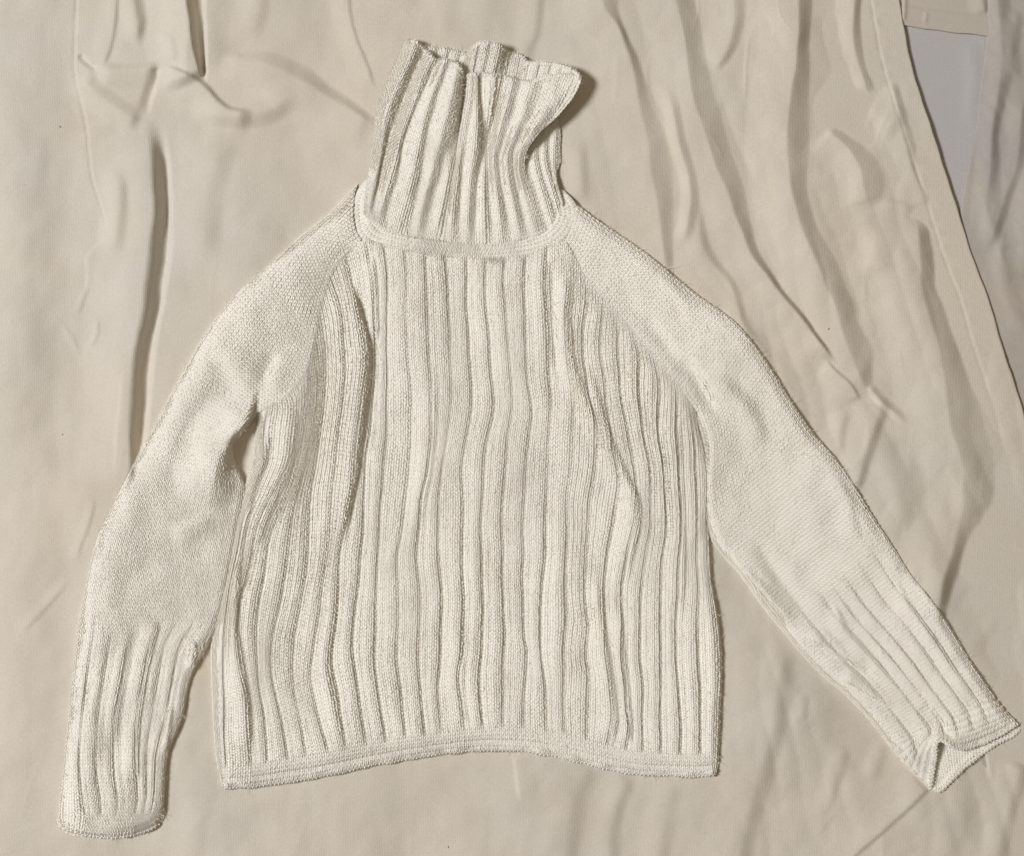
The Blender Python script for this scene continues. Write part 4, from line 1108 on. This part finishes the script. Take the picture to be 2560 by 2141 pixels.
def rolled(name, path, rad, parent, seed, label=None, n=None, sw=None, squash=.8, vary=.16):
    L = np.linalg.norm(np.diff(path, axis=0), axis=1).sum()
    n = n or max(24, int(L / 3.2))
    c = resample(path, n, False)
    for _ in range(3):
        c[1:-1] = (c[:-2] + 2 * c[1:-1] + c[2:]) / 4
    tng = np.gradient(c, axis=0); tng /= np.linalg.norm(tng, axis=1, keepdims=True) + 1e-9
    up = np.array([0, 0, 1.0]) - tng * tng[:, 2:3]; up /= np.linalg.norm(up, axis=1, keepdims=True) + 1e-9
    sd = np.cross(tng, up)
    k = 13
    an = np.linspace(0, 2 * np.pi, k)
    r = np.random.default_rng(seed)
    w = wob(np.arange(n) * 3.2, np.zeros(n) + seed, 46, seed)
    tap = np.sqrt(np.clip(np.minimum(np.arange(n), np.arange(n)[::-1]) / 4.0 + .15, 0, 1))
    rr = rad * tap * (1 + vary * w)
    G = c[None] + rr[None, :, None] * (np.cos(an)[:, None, None] * sd[None] + squash * np.sin(an)[:, None, None] * up[None])
    cu = np.r_[0, np.cumsum(np.linalg.norm(np.diff(c, axis=0), axis=1))]
    o = knit_part(name, G, cu / (sw or STITCH_W), np.linspace(0, 2 * np.pi * rad * .9 / STITCH_H, k), 0, k - 1, parent, seed, keep=True)
    if label: tag(o, label)
    return o


hp = TORSO[-1].copy(); hp[:, 1] -= 5.0; hp[:, 2] = sheet_top(hp[:, 0], hp[:, 1]) + 9.0
rolled("hem_roll", hp, 9.5, torso, 501, "chunky curled edge of the hem", sw=9.5)
cp = CG[0].copy(); cp[:, 2] -= 2.5
rolled("collar_rim", cp, 4.6, collar, 503)
bp_ = BG[0].copy(); bp_[:, 2] -= 1.0
rolled("collar_rim", bp_, 4.4, collar, 505)
rp_ = RS[-1].copy(); rp_[:, 2] -= 2.0
rolled("cuff_roll", rp_, 5.5, rs_o, 507)
rolled("cuff_roll", IG[-1] + [0, 0, 1.0], 5.0, rs_o, 509)
lp_ = LS[-1].copy(); lp_[:, 1] -= 2.0
rolled("cuff_roll", lp_, 6.0, ls_o, 511)

# ------------------------------------------------------------------ small things: lint and a loose yarn end


def strand(name, pts, rad, mat, parent=None, zoff=2.0, n=24):
    c = resample(pts, n)
    zz = sheet_top(c[:, 0], c[:, 1]) + zoff
    c3 = np.c_[c, zz]
    tng = np.gradient(c3, axis=0); tng /= np.linalg.norm(tng, axis=1, keepdims=True)
    up = np.array([0, 0, 1.0]); sd = np.cross(tng, up); sd /= np.linalg.norm(sd, axis=1, keepdims=True)
    k = 6
    an = np.linspace(0, 2 * np.pi, k, endpoint=False)
    tap = np.clip(np.minimum(np.arange(n), np.arange(n)[::-1]) / 2.0 + .25, 0, 1)[:, None, None]
    V = c3[:, None] + rad * tap * (np.cos(an)[None, :, None] * sd[:, None] + np.sin(an)[None, :, None] * up)
    idx = np.arange(n * k).reshape(n, k)
    nx = np.roll(idx, -1, axis=1)
    F = np.stack([idx[:-1], nx[:-1], nx[1:], idx[1:]], -1).reshape(-1, 4)
    return build_mesh(name, V.reshape(-1, 3), [F], mat, parent)


LINT = [(149, 318, 2.4, "brown lint speck on the sheet near the upper left corner"),
        (2071, 822, 2.6, "dark lint speck on the sheet above the right sleeve's elbow"),
        (1120, 2118, 2.3, "lint speck on the sheet below the middle of the hem"),
        (157, 1087, 2.0, "faint lint speck on the sheet left of the left sleeve")]
for lx, ly, lr, lab in LINT:
    a = rng.uniform(0, 6.28)
    d = np.array([math.cos(a), math.sin(a)]) * lr * 1.2
    b = np.array([-d[1], d[0]]) * .5
    o = strand("lint_speck", [(lx - d[0], ly - d[1]), (lx + b[0], ly + b[1]), (lx + d[0], ly + d[1])], lr * .45, M_THREAD, None, lr * .3, 7)
    tag(o, lab, "lint", "lint specks on the bed sheet")

print("TRIS", sum(len(p.vertices) - 2 for o in scene.objects if o.type == 'MESH' for p in o.data.polygons))
